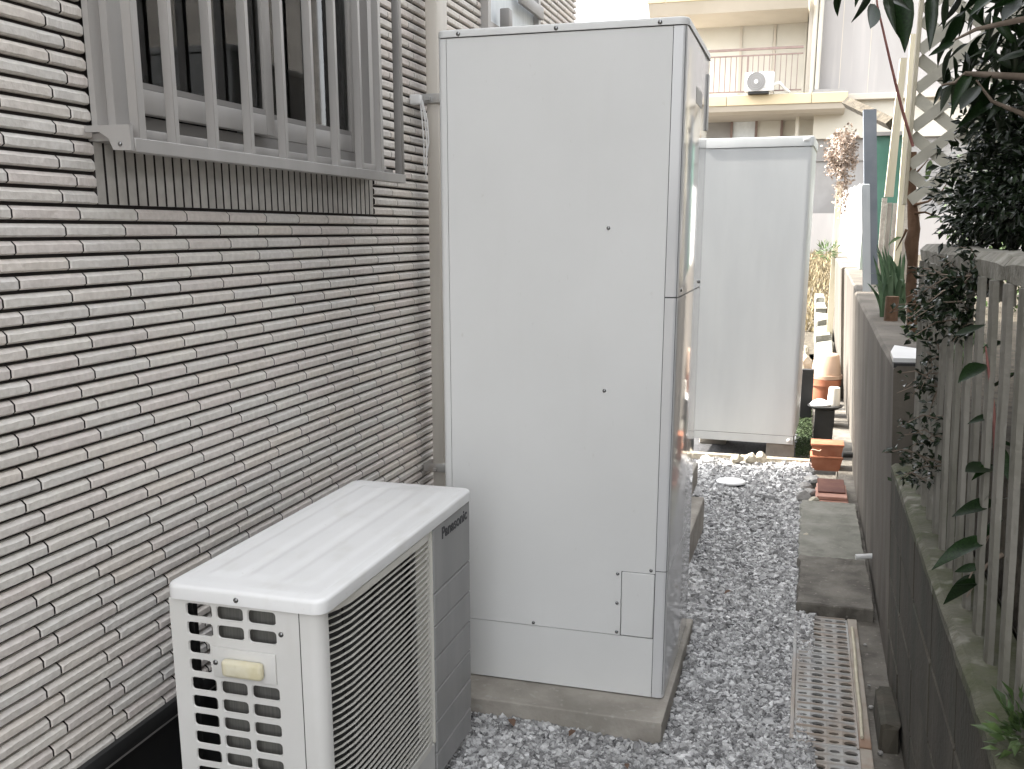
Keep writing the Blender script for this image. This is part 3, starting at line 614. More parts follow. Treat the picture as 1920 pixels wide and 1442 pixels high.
# ------------------------------------------------------------------ floor things
for (y0, y1, z1, m, lab) in ((3.955, 4.585, .050, 'slabdk', 'dark brown stone slab just beyond the drain grate'), (4.60, 5.20, .034, 'slab', 'grey green stone slab, middle of the three slabs by the wall'), (5.205, 5.66, .030, 'slab', 'grey green stone slab in front of the clay tiles')):
    s = MB(); n = 14; tp = []
    e = [(x_, y_) for x_, y_ in [(.05+.29*i/n, y0) for i in range(n)]+[(.342, y0+(y1-y0)*i/n) for i in range(n)]+[(.342-.29*i/n, y1) for i in range(n)]+[(.052, y1-(y1-y0)*i/n) for i in range(n)]]
    e = [(a+rnd.uniform(-.004, .004)-(.0 if a > .1 else rnd.uniform(0, .012)), b+rnd.uniform(-.004, .004)) for a, b in e]
    k = len(e); cx, cy = .2, (y0+y1)/2
    vs = [(a, b, -.02) for a, b in e]+[(a, b, z1-.006) for a, b in e]+[(cx+(a-cx)*.975, cy+(b-cy)*.985, z1+rnd.uniform(-.001, .002)) for a, b in e]+[(cx, cy, z1)]
    s.add(vs, [(i, (i+1) % k, k+(i+1) % k, k+i) for i in range(k)]+[(k+i, k+(i+1) % k, 2*k+(i+1) % k, 2*k+i) for i in range(k)]+[(2*k+i, 2*k+(i+1) % k, 3*k) for i in range(k)])
    tag(s.build('stone_slab', m), lab, 'slab')
def grate(y0, y1, lab):
    g = thing('drain_grate', lab, 'drain grate', (.16, (y0+y1)/2, 0))
    m = MB(); nr = int(round((y1-y0)/.0525)); p_ = (y1-y0)/nr; xs = [.050, .0975, .145, .1925, .240]
    for r_ in range(nr):
        a = y0+r_*p_
        for c in range(4):
            t = MB(); hw_ = .0195 if c in (1, 3) else .015; hl = .0145 if c in (1, 3) else .009; cx = (xs[c]+xs[c+1])/2; cy = a+p_/2; k = 12
            outp = []; inn = []
            for i in range(k):
                an = 2*math.pi*(i+.5)/k; u, v = math.cos(an), math.sin(an); sc_ = min((xs[c+1]-xs[c])/2/max(abs(u), 1e-6), p_/2/max(abs(v), 1e-6)); outp.append((cx+u*sc_, cy+v*sc_)); inn.append((cx+u*hw_, cy+v*hl))
            cs = [(xs[c+1], a+p_), (xs[c], a+p_), (xs[c], a), (xs[c+1], a)]
            V = [(u, v, .004) for u, v in outp]+[(u, v, .002) for u, v in inn]+[(u, v, -.006) for u, v in inn]+[(u, v, .004) for u, v in cs]
            F = [(i, (i+1) % k, k+(i+1) % k, k+i) for i in range(k)]+[(k+i, k+(i+1) % k, 2*k+(i+1) % k, 2*k+i) for i in range(k)]
            for qd in range(4):
                for i in range(k):
                    p1, p2 = outp[i], outp[(i+1) % k]
                    if abs(p1[0]-p2[0]) > 1e-6 and abs(p1[1]-p2[1]) > 1e-6:
                        cc = min(range(4), key=lambda z_: math.dist(cs[z_], p1)+math.dist(cs[z_], p2))
                        if cc == qd: F.append((i, (i+1) % k, 3*k+cc))
            m.add(V, F)
    m.build('plate', 'galv', g, recalc=False)
    rb = MB()
    for r_ in range(nr+1):
        a = y0+r_*p_; rb.prism([(a-.005, .003), (a-.002, .0085), (a+.002, .0085), (a+.005, .003)], 'x', .056, .232)
    rb.build('anti_slip_ribs', 'galv', g)
    MB().bev(.2405, .2755, y0+.001, y1-.001, -.02, .012, .003).build('rim', 'rustrim', g)
    MB().bev(.036, .0495, y0+.001, y1-.001, -.02, .010, .003).build('rim', 'galv', g)
grate(2.882, 3.93, 'rusty perforated steel drain grate between gravel and wall')
grate(1.90, 2.875, 'nearer drain grate cut off by the bottom of the picture')
sk = MB().tube([(.254, 3.82, .018), (.2545, 3.6, .019), (.251, 3.35, .018), (.252, 3.1, .019), (.249, 2.93, .018)], [.006, .006, .0065, .006, .005], 7).build('stick', 'creampost', None, 60); tag(sk, 'pale dry stick lying along the rim of the drain grate', 'stick')
lp = MB().bev(.298, .352, 2.90, 3.17, -.05, .085, .012, 2, jit=.006).build('mossy_lump', 'blockdk'); tag(lp, 'dark mossy lump of concrete at the foot of the block wall', 'stone')
for k, (x, y, z, s) in enumerate(((.298, 3.70, .003, .009), (.292, 3.34, .003, .008), (.290, 3.18, .003, .010), (.300, 2.88, .003, .011))):
    tag(MB().lump((x, y, z), s, s*1.2, s*.7, 60+k, sub=1).build('pebble', 'rock'), ['farthest', 'second', 'third', 'nearest'][k]+' pebble on the dark strip between drain grate and wall', 'pebble', 'pebbles beside the grate')
lid = MB().lathe([(.0, .0), (.088, 0), (.088, .006), (.084, .010), (.0, .011)], (-.367, 5.96, .030), 36).build('inspection_lid', 'white', None, 40); tag(lid, 'round white inspection lid set in the gravel', 'lid')
# clay tiles, planters, rocks, plank
for k, (x0, x1, y0, y1, z0, m, lab) in enumerate(((.128, .306, 5.70, 6.02, .002, 'claytile', 'lower pinkish clay tile of the two lying before the planters'), (.133, .300, 5.72, 6.03, .024, 'claytile', 'upper pinkish clay tile of the two lying before the planters'))):
    tag(MB().bev(x0, x1, y0, y1, z0, z0+.020, .003, 1, jit=.001).build('clay_tile', m), lab, 'clay tile')
tag(MB().bev(.138, .292, 5.80, 6.12, .046, .054, .003, 1).build('roof_tile', 'claydk'), 'dark red brown tile on top of the pinkish clay tiles', 'clay tile')
for k, (z0, z1, lab) in enumerate(((-.012, .085, 'lower of two stacked orange terracotta trough planters'), (.087, .168, 'upper of two stacked orange terracotta trough planters'))):
    pl = thing('planter_trough', lab, 'planter', (.2, 6.68, z0)); i_ = .012 if k == 0 else .004
    m = MB(); a, b, c, d = .096, .300, 6.60, 6.76
    pr = [(a+i_+.008, z0), (b-i_-.008, z0), (b-.004, z1-.018), (b, z1-.018), (b, z1-.005), (a, z1-.005), (a, z1-.018), (a+.004, z1-.018)]
    m.prism(pr, 'y', c+.006, d); m.build('trough', 'terra', pl)
    MB().bev(a-.002, b+.002, c, d+.004, z1-.016, z1+.0, .004).build('rim', 'terra', pl, 40)
    if k: MB().tube([(.100, c+.002, .125), (.115, c-.004, .128), (.150, c-.004, .120), (.160, c-.002, .130)], .004, 6).build('relief', 'terrapale', pl, 60)
for k, (px, py, Y, s, lab) in enumerate(((1383, 853, 6.62, .036, 'brown rounded rock, leftmost of three before the second tank'), (1408, 852, 6.66, .038, 'pale cream rock, middle of three before the second tank'), (1428, 848, 6.74, .030, 'small grey rock touching the concrete block'))):
    p = at(px, py, Y); tag(MB().lump((p.x, p.y-.02, .035), s*1.25, s*1.1, s*1.15, 20+k).build('rock', 'stone'), lab, 'rock')
tag(MB().bev(-.36, .095, 6.70, 6.76, -.012, .028, .003, jit=.002).build('wood_plank', 'wood'), 'pale wooden plank edging the far end of the gravel', 'plank')
tag(MB().bev(-.72, -.37, 6.72, 6.78, -.012, .026, .003, jit=.002).build('wood_plank', 'wood'), 'left wooden edging plank in front of the second tank', 'plank')
for k, (x, y, s) in enumerate(((.085, 6.42, .055), (.10, 6.22, .06), (.07, 6.05, .045), (.065, 5.80, .055), (.095, 5.93, .04))):
    tag(MB().lump((x, y, .01), s, s*1.1, s*.75, 40+k).build('rock', 'rock'), ['angular grey rock nearest the terracotta planters', 'grey rock at the gravel edge beside the dark tile', 'small grey rock between gravel and drain', 'grey rock beside the pinkish clay tiles', 'dark grey rock behind the pale stone'][k], 'rock')
tag(MB().lump((.120, 5.70, .02), .033, .03, .026, 77).build('rock', 'stone'), 'white pale stone touching the corner of the clay tiles', 'rock')
tag(MB().lump((.075, 4.98, .03), .017, .02, .012, 78).build('pebble', 'stone'), 'pale pebble lying on the edge of the stone slab', 'pebble')
for k, (x, y, z, s, a) in enumerate(((-.235, 4.03, .03, .030, .6), (-.80, 2.70, .025, .030, 2.2), (-.60, 2.68, .03, .026, 1.2), (-.41, 2.55, .025, .018, 1.9))):
    m = MB(); c, s_ = math.cos(a), math.sin(a); vs = []
    for t, w_, h in ((0, .05, 0), (.3, .38, .25), (.65, .34, .32), (1, .03, .1)):
        for q in (-1, 0, 1): u, v = t*s*1.4-.7*s, q*w_*s; vs.append((x+u*c-v*s_, y+u*s_+v*c, z+h*s+abs(q)*.3*s*w_))
    m.add(vs, [(i*3+k_, i*3+k_+1, i*3+k_+4, i*3+k_+3) for i in range(3) for k_ in range(2)])
    tag(m.build('dead_leaf', 'dryleaf', None, 60, recalc=False), ['curled brown dead leaf in the middle of the gravel path', 'dead leaf leaning at the left of the concrete base front', 'reddish dead leaf against the front of the concrete base', 'small red dead leaf on the gravel before the concrete base'][k], 'leaf')

# ------------------------------------------------------------------ far end of the passage
tag(MB().bev(.012, .105, 8.35, 8.42, .02, .42, .004).build('dark_board', 'black'), 'upright black board behind the second tank', 'board')
ped = thing('pot_stand', 'black round tray on a stand over the drain channel', 'stand', (.20, 8.2, -.1))
MB().lathe([(0, .0), (.10, 0), (.135, .022), (.135, .03), (.10, .03), (0, .024)], (.205, 8.2, .13), 28).build('tray', 'black', ped, 40)
MB().box(.13, .28, 8.12, 8.28, -.115, .128).build('stand', 'black', ped)
tag(MB().lathe([(0, 0), (.075, 0), (.08, .012), (.06, .035), (.025, .052), (0, .055)], (.165, 8.17, .158), 24).build('dish', 'white', None, 50), 'white upturned dish on the black tray', 'dish')
tag(MB().lathe([(0, 0), (.048, 0), (.050, .02), (.043, .145), (.036, .15), (.0, .15)], (.268, 8.2, .158), 24).build('cup', 'cream', None, 50), 'cream upturned cup on the black tray', 'cup')
tag(MB().lathe([(0, 0), (.10, 0), (.118, .20), (.132, .20), (.132, .25), (.12, .25), (.0, .24)], (.20, 8.65, .06), 28).build('flower_pot', 'terra', None, 50), 'orange terracotta pot behind the black tray', 'pot')
tag(MB().lathe([(0, 0), (.135, 0), (.135, .03), (.122, .03), (.10, .19), (.085, .205), (0, .205)], (.205, 8.66, .315), 28).build('flower_pot', 'terrapale', None, 50), 'pale upturned pot stacked on the orange pot', 'pot')
for k in range(6):
    y = 9.4+k*1.25; b_ = MB().bev(.15, .335-.01*k, y, y+1.18, -.05, .19+.07*k+rnd.uniform(0, .03), .01, 1, jit=.02).build('kerb_block', 'slab')
    tag(b_, ['nearest', 'second', 'third', 'fourth', 'fifth', 'farthest'][k]+' sunlit concrete kerb block of the row leading to the field', 'kerb block', 'kerb blocks along the far drain')
for k, (x, y, z, s) in enumerate(((.03, 9.0, .44, .07), (.06, 9.2, .40, .06), (.02, 9.4, .52, .05), (.25, 9.6, .30, .09))):
    tag(MB().lump((x, y, z-.12), s, s, s*2.2, 90+k).build('rubble', 'stone'), ['upright broken stone beside the second tank', 'broken stone left of the terracotta pots', 'small upper broken stone behind the second tank', 'yellowish stone behind the pale upturned pot'][k], 'rock')
kind(MB().add([(-20, 13, .0), (20, 13, .0), (20, 25.5, 1.02), (-20, 25.5, 1.02), (-20, 30, 1.05), (20, 30, 1.05)], [(0, 1, 2, 3), (3, 2, 5, 4)]).build('field_bank', 'soil', recalc=False), 'structure')
g = np.random.default_rng(5); n = 9000; X = g.uniform(-1.5, 2.0, n); Y = g.uniform(14.5, 25, n); Z = (Y-13)/12.5*1.02; h = g.uniform(.06, .16, n); a = g.uniform(0, 6.28, n); wd = .02
V = np.stack([np.stack([X-np.cos(a)*wd, Y-np.sin(a)*wd, Z-.01], 1), np.stack([X+np.cos(a)*wd, Y+np.sin(a)*wd, Z-.01], 1), np.stack([X+g.normal(0, .05, n), Y+g.normal(0, .05, n), Z+h], 1)], 1).reshape(-1, 3)
kind(tag(link('dry_grass', npmesh('dry_grass', V, np.arange(3*n).reshape(n, 3)), 'grass'), 'yellow dry grass on the field before the apartment building', 'grass'), 'stuff')

# ------------------------------------------------------------------ apartment building behind
ab = thing('apartment_building', 'cream apartment building with ochre banded balcony behind the passage', 'building', (-1, 26, 1.0))
BY = 26.0
def P(x, y, Y=BY): return at(x, y, Y)
def pbox(x0, y0, x1, y1, Y0, Y1): a, b = P(x0, y1, Y0), P(x1, y0, Y0); return MB().box(a.x, b.x, Y0, Y1, a.z, b.z)
zg = 1.0
a = P(1225, 0); c = P(1540, 0); e = P(1720, 0); fl = P(1330, 187).z
MB().box(a.x+.1, c.x, BY+1.0, BY+8, zg, 8.2).build('recessed_wall', 'bcream', ab)
MB().box(c.x, e.x+5, BY, BY+8, P(1600, 176).z, 8.2).build('wall', 'bpink', ab)
MB().box(c.x, e.x+5, BY+.12, BY+8, P(1600, 258).z, P(1600, 176).z-.14).build('lower_wall', 'bcream', ab)
MB().bev(c.x+.35, e.x+5, BY-.06, BY+.118, P(1600, 176).z-.14, P(1600, 176).z-.002, .01, 1).build('string_course', 'bsoff', ab)
MB().box(a.x+.1, e.x+5, BY+.3, BY+8, zg-.5, P(1600, 300).z-.002).box(c.x, e.x+5, BY+.25, BY+8, P(1600, 300).z, P(1600, 258).z-.002).build('plinth_wall', 'bgrey', ab)
lw_ = P(1545, 455); MB().box(-4, e.x+4, BY-1.0, BY-.8, zg-.4, P(1545, 400, 25.0).z).build('garden_wall', 'bpink', ab)
for u in (1578, 1632):
    q_ = P(u, 90); MB().box(q_.x-.008, q_.x+.008, BY-.006, BY+.01, P(1600, 176).z, 8.1).build('wall_joint', 'bsoff', ab)
# eave above
ez0, ez1 = P(1232, 40).z, P(1225, 20).z
MB().prism([(BY-.75, ez1), (BY+1.2, ez1), (BY+1.2, ez0-.05), (BY+.2, ez0-.05), (BY-.55, ez0)], 'x', a.x, P(1515, 20).x).build('eave_soffit', 'bsoff', ab)
xx = [a.x-.03, P(1256, 10).x, P(1400, 10).x, P(1516, 10).x]
for u, v in zip(xx, xx[1:]): MB().bev(u+.006, v-.006, BY-.78, BY-.70, ez1+.003, ez1+1.0, .008, 1).build('fascia_panel', 'bfascia', ab)
# balcony
x0, x1 = P(1322, 190).x-1.6, P(1588, 190).x
bz0, bz1, bz2 = P(1588, 213).z, P(1588, 198).z, P(1588, 179).z
MB().prism([(BY-.70, bz1-.003), (BY+1.0, bz1-.003), (BY+1.0, bz0-.02), (BY-.45, bz0), (BY-.62, bz0+.06)], 'x', x0, x1-.05).build('balcony_slab', 'bsoff', ab)
xx = [x0, P(1367, 190).x, P(1522, 190).x, x1]
for u, v in zip(xx, xx[1:]): MB().bev(u+.006, v-.006, BY-.74, BY-.66, bz1, bz2, .008, 1).build('fascia_panel', 'bfascia', ab)
MB().box(x0, x1, BY-.655, BY+1.0, bz1, bz2-.03).build('balcony_floor', 'bsoff', ab)
rz0, rz1 = P(1400, 184).z+.06, P(1400, 103).z
rl = MB().box(x0, P(1507, 100).x, BY-.62, BY-.56, rz1, rz1+.05).box(x0, P(1507, 100).x, BY-.61, BY-.57, rz1-.13, rz1-.10).box(x0, P(1507, 100).x, BY-.61, BY-.57, rz0, rz0+.03).build('balcony_railing', 'brail', ab)
xr = x0+.05; k = 0
while xr < P(1507, 100).x:
    MB().box(xr, xr+(.045 if k % 10 == 0 else .020), BY-.60, BY-.58, rz0, rz1-.10).build('baluster', 'brail', rl); xr += .128; k += 1
# shutters behind the balcony
for i, (u, v) in enumerate(((1290, 1389), (1392, 1451), (1456, 1514))):
    p1, p2 = P(u, 60, BY+.95), P(v, 60, BY+.95); MB().bev(p1.x, p2.x, BY+.93, BY+.998, fl, ez0+.2, .01, 1).build('shutter', 'bpanel', ab)
for u in (1390.5, 1453.5):
    p1 = P(u, 60, BY+.95); MB().box(p1.x-.03, p1.x+.03, BY+.90, BY+.99, fl, ez0+.2).build('shutter_post', 'bsoff', ab)
p1 = P(1518, 90); MB().box(p1.x-.05, p1.x+.09, BY-.2, BY+1, fl, 8).build('corner_pier', 'bsoff', ab)
for u in (1526, 1536):
    p1 = P(u, 90, BY-.3); MB().tube([(p1.x, BY-.3, bz2), (p1.x, BY-.3, 8)], .055, 10).build('drainpipe', 'bcream', ab, 60)
MB().box(P(1525, 170).x, P(1583, 170).x, BY-.5, BY-.2, bz2, bz2+.10).build('gutter_box', 'bgrey', ab)
p1 = P(1495, 240, BY+.2); MB().tube([(p1.x, BY+.25, bz0), (p1.x, BY+.25, zg)], .05, 8).build('drainpipe', 'bcream', ab, 60)
# ground floor window under the balcony
wz1, wz0 = P(1400, 221, BY+.95).z, P(1400, 300, BY+.95).z
wx0, wx1, wx2, wx3 = P(1300, 240, BY+.95).x, P(1372, 240, BY+.95).x, P(1418, 240, BY+.95).x, P(1468, 240, BY+.95).x
wn = MB().box(wx0, wx3, BY+.88, BY+.998, wz1-.06, wz1).box(wx0, wx3, BY+.88, BY+.998, wz0, wz0+.06).box(wx3-.06, wx3, BY+.88, BY+.998, wz0+.06, wz1-.06).box(wx1-.03, wx1+.03, BY+.88, BY+.998, wz0+.06, wz1-.06).box(wx2-.03, wx2+.03, BY+.88, BY+.998, wz0+.06, wz1-.06).build('window', 'brail', ab)
MB().box(wx0, wx1-.03, BY+.96, BY+.997, wz0+.06, wz1-.06).build('pane', 'bgrey', wn)
MB().box(wx1+.03, wx2-.03, BY+.96, BY+.997, wz0+.06, wz1-.06).build('pane', 'curtainlt', wn)
MB().box(wx2+.03, wx3-.06, BY+.96, BY+.997, wz0+.06, wz1-.06).build('pane', 'bpanel', wn)
# outdoor unit on the balcony
A0, A1 = P(1397, 183, BY-.70), P(1453, 137, BY-.70)
ba = thing('air_conditioner', 'small white outdoor unit with round fan grille on the far balcony', 'air conditioner', ((A0.x+A1.x)/2, BY-.9, bz2))
sz = A1.z-bz2
MB().bev(A0.x, A1.x, BY-.98, BY-.70, bz2+.05, A1.z, .015).build('casing', 'white', ba, 40)
MB().box(A0.x+.08, A0.x+.55, BY-.96, BY-.72, bz2, bz2+.05).build('foot', 'black', ba)
fc = Vector((A0.x+.255, BY-.98, bz2+.05+(sz-.05)*.5))
def ring(c, r0, r1, y, n=32):
    vs = [(c.x+r*math.cos(2*math.pi*k/n), y, c.z+r*math.sin(2*math.pi*k/n)) for r in (r0, r1) for k in range(n)]
    vs += [(a_, y-.012, b_) for a_, _, b_ in vs]
    return MB().add(vs, [(k, (k+1) % n, n+(k+1) % n, n+k) for k in range(n)]+[(2*n+k, 2*n+(k+1) % n, 3*n+(k+1) % n, 3*n+k) for k in range(n)]+[(n+k, n+(k+1) % n, 3*n+(k+1) % n, 3*n+k) for k in range(n)])
ring(fc, .001, .215, BY-.983).build('fan_opening', 'bgrey', ba)
for q in (.07, .115, .16, .205): ring(fc, q-.006, q+.006, BY-.998).build('guard_ring', 'acpanel', ba)
ring(fc, .001, .045, BY-1.005).build('fan_hub', 'white', ba)
MB().bev(A0.x+.35, A0.x+.53, BY-.99, BY-.979, bz2+.12, A1.z-.07, .01).build('guard_panel', 'acbody', ba, 40)
MB().tube([(A1.x, BY-.85, bz2+.2), (A1.x+.12, BY-.85, bz2+.24), (A1.x+.25, BY-.8, bz2+.1), (A1.x+.35, BY-.7, bz2+.04)], .035, 8).build('hose', 'white', ba, 60)

nh = thing('neighbour_house', 'neighbouring house beyond the garden seen only as a reflection in the window', 'house', (7, 5, 0))
MB().box(3.9, 10, -4, 13.5, -.1, 6.0).build('wall', 'nwall', nh); MB().prism([(3.6, 6.0), (10.4, 6.0), (7.0, 8.0)], 'y', -4.4, 13.9).build('roof', 'bgrey', nh)
for y in (.5, 3.6, 6.7):
    for z in (1.2, 3.6):
        wn = MB().box(3.87, 3.898, y, y+1.6, z, z+1.2).build('window', 'alu', nh); MB().box(3.86, 3.869, y+.06, y+1.54, z+.06, z+1.14).build('pane', 'black', wn)
# ------------------------------------------------------------------ fence bits, posts, lattice on the neighbour's side
tag(lean(MB().box(at(1621, 380, 7.6).x, at(1645, 380, 7.6).x, 7.6, 7.7, .9, at(1630, 205, 7.6).z), .085, at(1630, 380, 7.6).z).build('steel_post', 'bluegrey'), 'blue grey square steel post rising behind the concrete wall', 'post')
tag(lean(MB().bev(at(1617, 440, 6.95).x, at(1632, 440, 6.95).x, 6.95, 7.01, 1.0, at(1620, 345, 6.95).z, .004), .085, at(1620, 440, 6.95).z).build('pvc_post', 'pvc'), 'short pale blue plastic post with rusty foot on the wall', 'post')
tag(MB().prism([(at(1662, 330, 7.2).x, 1.75), (at(1662, 330, 7.2).x+.055, 1.75), (at(1690, 90, 7.2).x+.04, 2.62), (at(1690, 90, 7.2).x, 2.62)], 'y', 7.2, 7.27).build('timber_post', 'creampost'), 'cream timber post leaning beside the lattice', 'post')
tag(MB().prism([(at(1690, 330, 8.0).x, 1.1), (at(1690, 330, 8.0).x+.05, 1.1), (at(1708, 60, 8.0).x+.04, 2.9), (at(1708, 60, 8.0).x, 2.9)], 'y', 8.0, 8.06).build('timber_post', 'creampost'), 'pale timber post between the leaning cream post and the lattice', 'post')
p1, p2 = at(1588, 192, 8.6), at(1672, 232, 7.75)
bm_ = MB().tube([p1, p2], .045, 4).build('pergola_beam', 'soil'); tag(bm_, 'brown timber beam ending on top of the blue grey post', 'beam')
gx = thing('shed', 'dark green shed glimpsed between the steel post and timber post', 'shed', (.6, 9.2, 1))
MB().box(.47, .72, 9.1, 9.6, .95, at(1650, 255, 9.1).z).build('shed_wall', 'green', gx); MB().box(.45, .74, 9.06, 9.64, at(1650, 255, 9.1).z, at(1650, 248, 9.1).z).build('shed_roof', 'bgrey', gx)
bf = thing('board_fence', 'weathered upright boards behind the green strap leaf plant', 'fence', (.62, 8.5, 1))
for k in range(7):
    x = at(1652, 400, 8.5).x+k*.042; MB().box(x, x+.038, 8.5+.01*(k % 2), 8.52+.01*(k % 2), .95, at(1680, 325, 8.5).z-rnd.uniform(0, .25)).build('board', 'woodv', bf)
# white panel fence along the far wall
wf = thing('panel_fence', 'sunlit white panel fence standing on the far part of the wall', 'fence', (.42, 10, 1.15))
for k in range(6):
    y = 9.3+k*1.2; MB().box(.44, .455, y, y+1.17, 1.1, 1.95+.03*k).build('panel', 'panel', wf); MB().box(.436, .47, y-.025, y-.004, 1.08, 1.93+.03*k).build('post', 'alu', wf)
tp = MB().box(at(1565, 400, 12.2).x, at(1577, 400, 12.2).x, 12.2, 12.3, -.1, at(1570, 340, 12.2).z).build('timber_post', 'creampost'); tag(tp, 'cream post below the variegated ivy', 'post')
# lattice
lt = thing('lattice_screen', 'pale diamond lattice screen above the wall in front of the garden', 'lattice', (.5, 4.3, 1.6))
def strip(u0, v0, u1, v1, y, w_=.042, t=.010):
    d = Vector((u1-u0, v1-v0)).normalized(); n_ = Vector((-d.y, d.x))*w_/2
    return MB().prism([(u0+n_.x, v0+n_.y), (u1+n_.x, v1+n_.y), (u1-n_.x, v1-n_.y), (u0-n_.x, v0-n_.y)], 'y', y, y+t)
LX0, LX1, LZ0, LZ1 = .362, .86, 1.645, 2.55
stp = .150
for k in range(-5, 9):
    for sgn in (1, -1):
        # line: z = z0 + sgn*1.25*(x-LX0), clipped to the rectangle
        z0 = LZ0-.15+k*.142+(0 if sgn > 0 else .40); t0, t1 = 0, LX1-LX0; m_ = .8*sgn
        lo_, hi_ = sorted(((LZ0-z0)/m_, (LZ1-z0)/m_)); t0, t1 = max(t0, lo_), min(t1, hi_)
        if t1-t0 > .05: strip(LX0+t0, z0+m_*t0, LX0+t1, z0+m_*t1, 4.30 if sgn > 0 else 4.311).build('lath', 'lattice', lt)
MB().bev(LX0-.016, LX0-.001, 4.285, 4.335, 1.63, LZ1, .003).build('frame_post', 'creampost', lt)
MB().bev(LX1, LX1+.03, 4.285, 4.335, 1.0, LZ1, .003).build('frame_post', 'creampost', lt)

# ------------------------------------------------------------------ plants
def leaf_mesh(name, wr=.34, bend=.18, fold=.12, n=6):
    m = MB(); vs = []
    for i in range(n+1):
        t = i/n; wdt = wr*math.sin(math.pi*min(1, t**.85*1.0))**.8*(1-.25*t) if 0 < t < 1 else .012; z = -bend*t*t
        vs += [(t, -wdt/2, z+fold*wdt), (t, 0, z), (t, wdt/2, z+fold*wdt)]
    m.add(vs, [(i*3+k, (i+1)*3+k, (i+1)*3+k+1, i*3+k+1) for i in range(n) for k in range(2)]); return m.mesh(name, recalc=False, smooth=60)
LV = [leaf_mesh('leaf', w_, b_, f_) for w_, b_, f_ in ((.34, .15, .2), (.28, .30, .3), (.36, -.08, .15), (.30, .45, .25))]
def leaf(parent, base, tip, up, wsc=1.0, m='leafbig', v=None):
    d = Vector(tip)-Vector(base); L = d.length; x = d.normalized(); y = Vector(up).cross(x); y = y.normalized() if y.length > 1e-4 else Vector((0, 1, 0)); z = x.cross(y)
    k = rnd.randrange(4) if v is None else v; me = LVM.setdefault((k, m), LV[k].copy())
    if not me.materials: me.materials.append(M[m])
    o = bpy.data.objects.new('leaf', me); col.objects.link(o); o.parent = parent
    mt = Matrix((x, y*wsc, z)).transposed().to_4x4(); b = ORG[parent.name]
    o.matrix_local = Matrix.Translation(Vector(base)-Vector(b))@mt@Matrix.Scale(L, 4); return o
LVM = {}
def leafcloud(name, m, parent, P_, D_, L, W, seed, up=None):
    g = np.random.default_rng(seed); n = len(P_); D_ = D_/np.linalg.norm(D_, axis=1)[:, None]
    U = g.normal(0, .55, (n, 3))+np.array([-.15, -.1, 1.0]) if up is None else up
    S = np.cross(D_, U); S /= np.linalg.norm(S, axis=1)[:, None]+1e-9; N = np.cross(S, D_)
    L = L[:, None]; Wd = (L[:, 0]*W)[:, None]
    a = P_; b = P_+D_*L*.45+S*Wd+N*Wd*.35; c = P_+D_*L*.5; d = P_+D_*L*.45-S*Wd+N*Wd*.35; e = P_+D_*L-N*L*.12
    V = np.stack([a, b, c, d, e], 1).reshape(-1, 3); k = 5*np.arange(n)[:, None, None]
    F = (np.array([(0, 2, 1), (1, 2, 4), (0, 3, 2), (2, 3, 4)])[None]+k).reshape(-1, 3)
    bs = ORG.get(parent.name, (0, 0, 0)) if parent else (0, 0, 0)
    o = link(name, npmesh(name, V-np.array(bs), F), m, parent, bs); return o
def ellip(n, c, r, seed, shell=.45):
    g = np.random.default_rng(seed); d = g.normal(0, 1, (n, 3)); d /= np.linalg.norm(d, axis=1)[:, None]; q = shell+(1-shell)*g.random(n)**.6
    lump = 1+.22*np.sin(d[:, 0]*5+seed)*np.cos(d[:, 1]*4)+.15*np.sin(d[:, 2]*7+d[:, 1]*6)
    return np.array(c)+d*(q*lump)[:, None]*np.array(r), d, g
g = np.random.default_rng(17); n = 5000; q_ = np.stack([g.uniform(.0, .11, n), g.uniform(6.98, 9.4, n), g.uniform(-.012, .02, n)], 1)
kind(tag(leafcloud('moss_patch', 'mossg', None, q_, g.normal(0, 1, (n, 3))+np.array([0, -.2, .5]), g.uniform(.008, .022, n), .3, 18), 'dark green moss on the ground right of the second tank', 'moss'), 'stuff')
# big dark hedge above the fence
hd = thing('dark_shrub', 'dense dark small leaved shrub bulging over the fence rail', 'shrub', (.8, 2.8, .8))
Ps, Ds, Ls = [], [], []
for k, (c, r_, n) in enumerate((((.66, 2.75, 1.66), (.34, .60, .20), 9000), ((.75, 2.9, 1.84), (.34, .5, .24), 8000), ((.50, 2.75, 1.58), (.16, .45, .09), 2500), ((.86, 2.5, 2.05), (.40, .6, .26), 9000), ((.76, 2.25, 1.95), (.24, .4, .22), 5000), ((.80, 3.35, 1.72), (.40, .5, .30), 4200), ((.70, 2.0, 1.62), (.26, .5, .17), 5000), ((1.0, 2.6, 1.6), (.4, .8, .5), 6000), ((1.0, 3.2, 2.2), (.50, .4, .38), 7000))):
    p_, d_, g = ellip(n, c, r_, 11+k); Ps.append(p_); dd = d_+g.normal(0, .7, (n, 3)); dd[:, 2] -= .15; Ds.append(dd); Ls.append(g.uniform(.018, .036, n))
kind(leafcloud('crown', 'leafdk', hd, np.concatenate(Ps), np.concatenate(Ds), np.concatenate(Ls), .22, 3), 'stuff')
g = np.random.default_rng(99); n = 7000       # the tall dense part of the hedge beyond the picture's edge
p_, d_, g = ellip(n, (2.0, 1.8, 2.2), (1.0, 2.4, 1.5), 21, .3)
kind(leafcloud('outer_crown', 'leafdk', hd, p_, d_+g.normal(0, .7, (n, 3)), g.uniform(.10, .18, n), .25, 22), 'stuff')
tr = MB()
for k in range(16):
    a = Vector((rnd.uniform(.75, 1.0), rnd.uniform(2.2, 3.4), 1.0)); b = Vector((a.x+rnd.uniform(-.35, .2), a.y+rnd.uniform(-.4, .4), rnd.uniform(1.7, 2.15))); tr.tube([a, (a+b)/2+Vector((rnd.uniform(-.06, .06), 0, .03)), b], [.012, .008, .003], 5)
tr.build('stem', 'twig', hd)
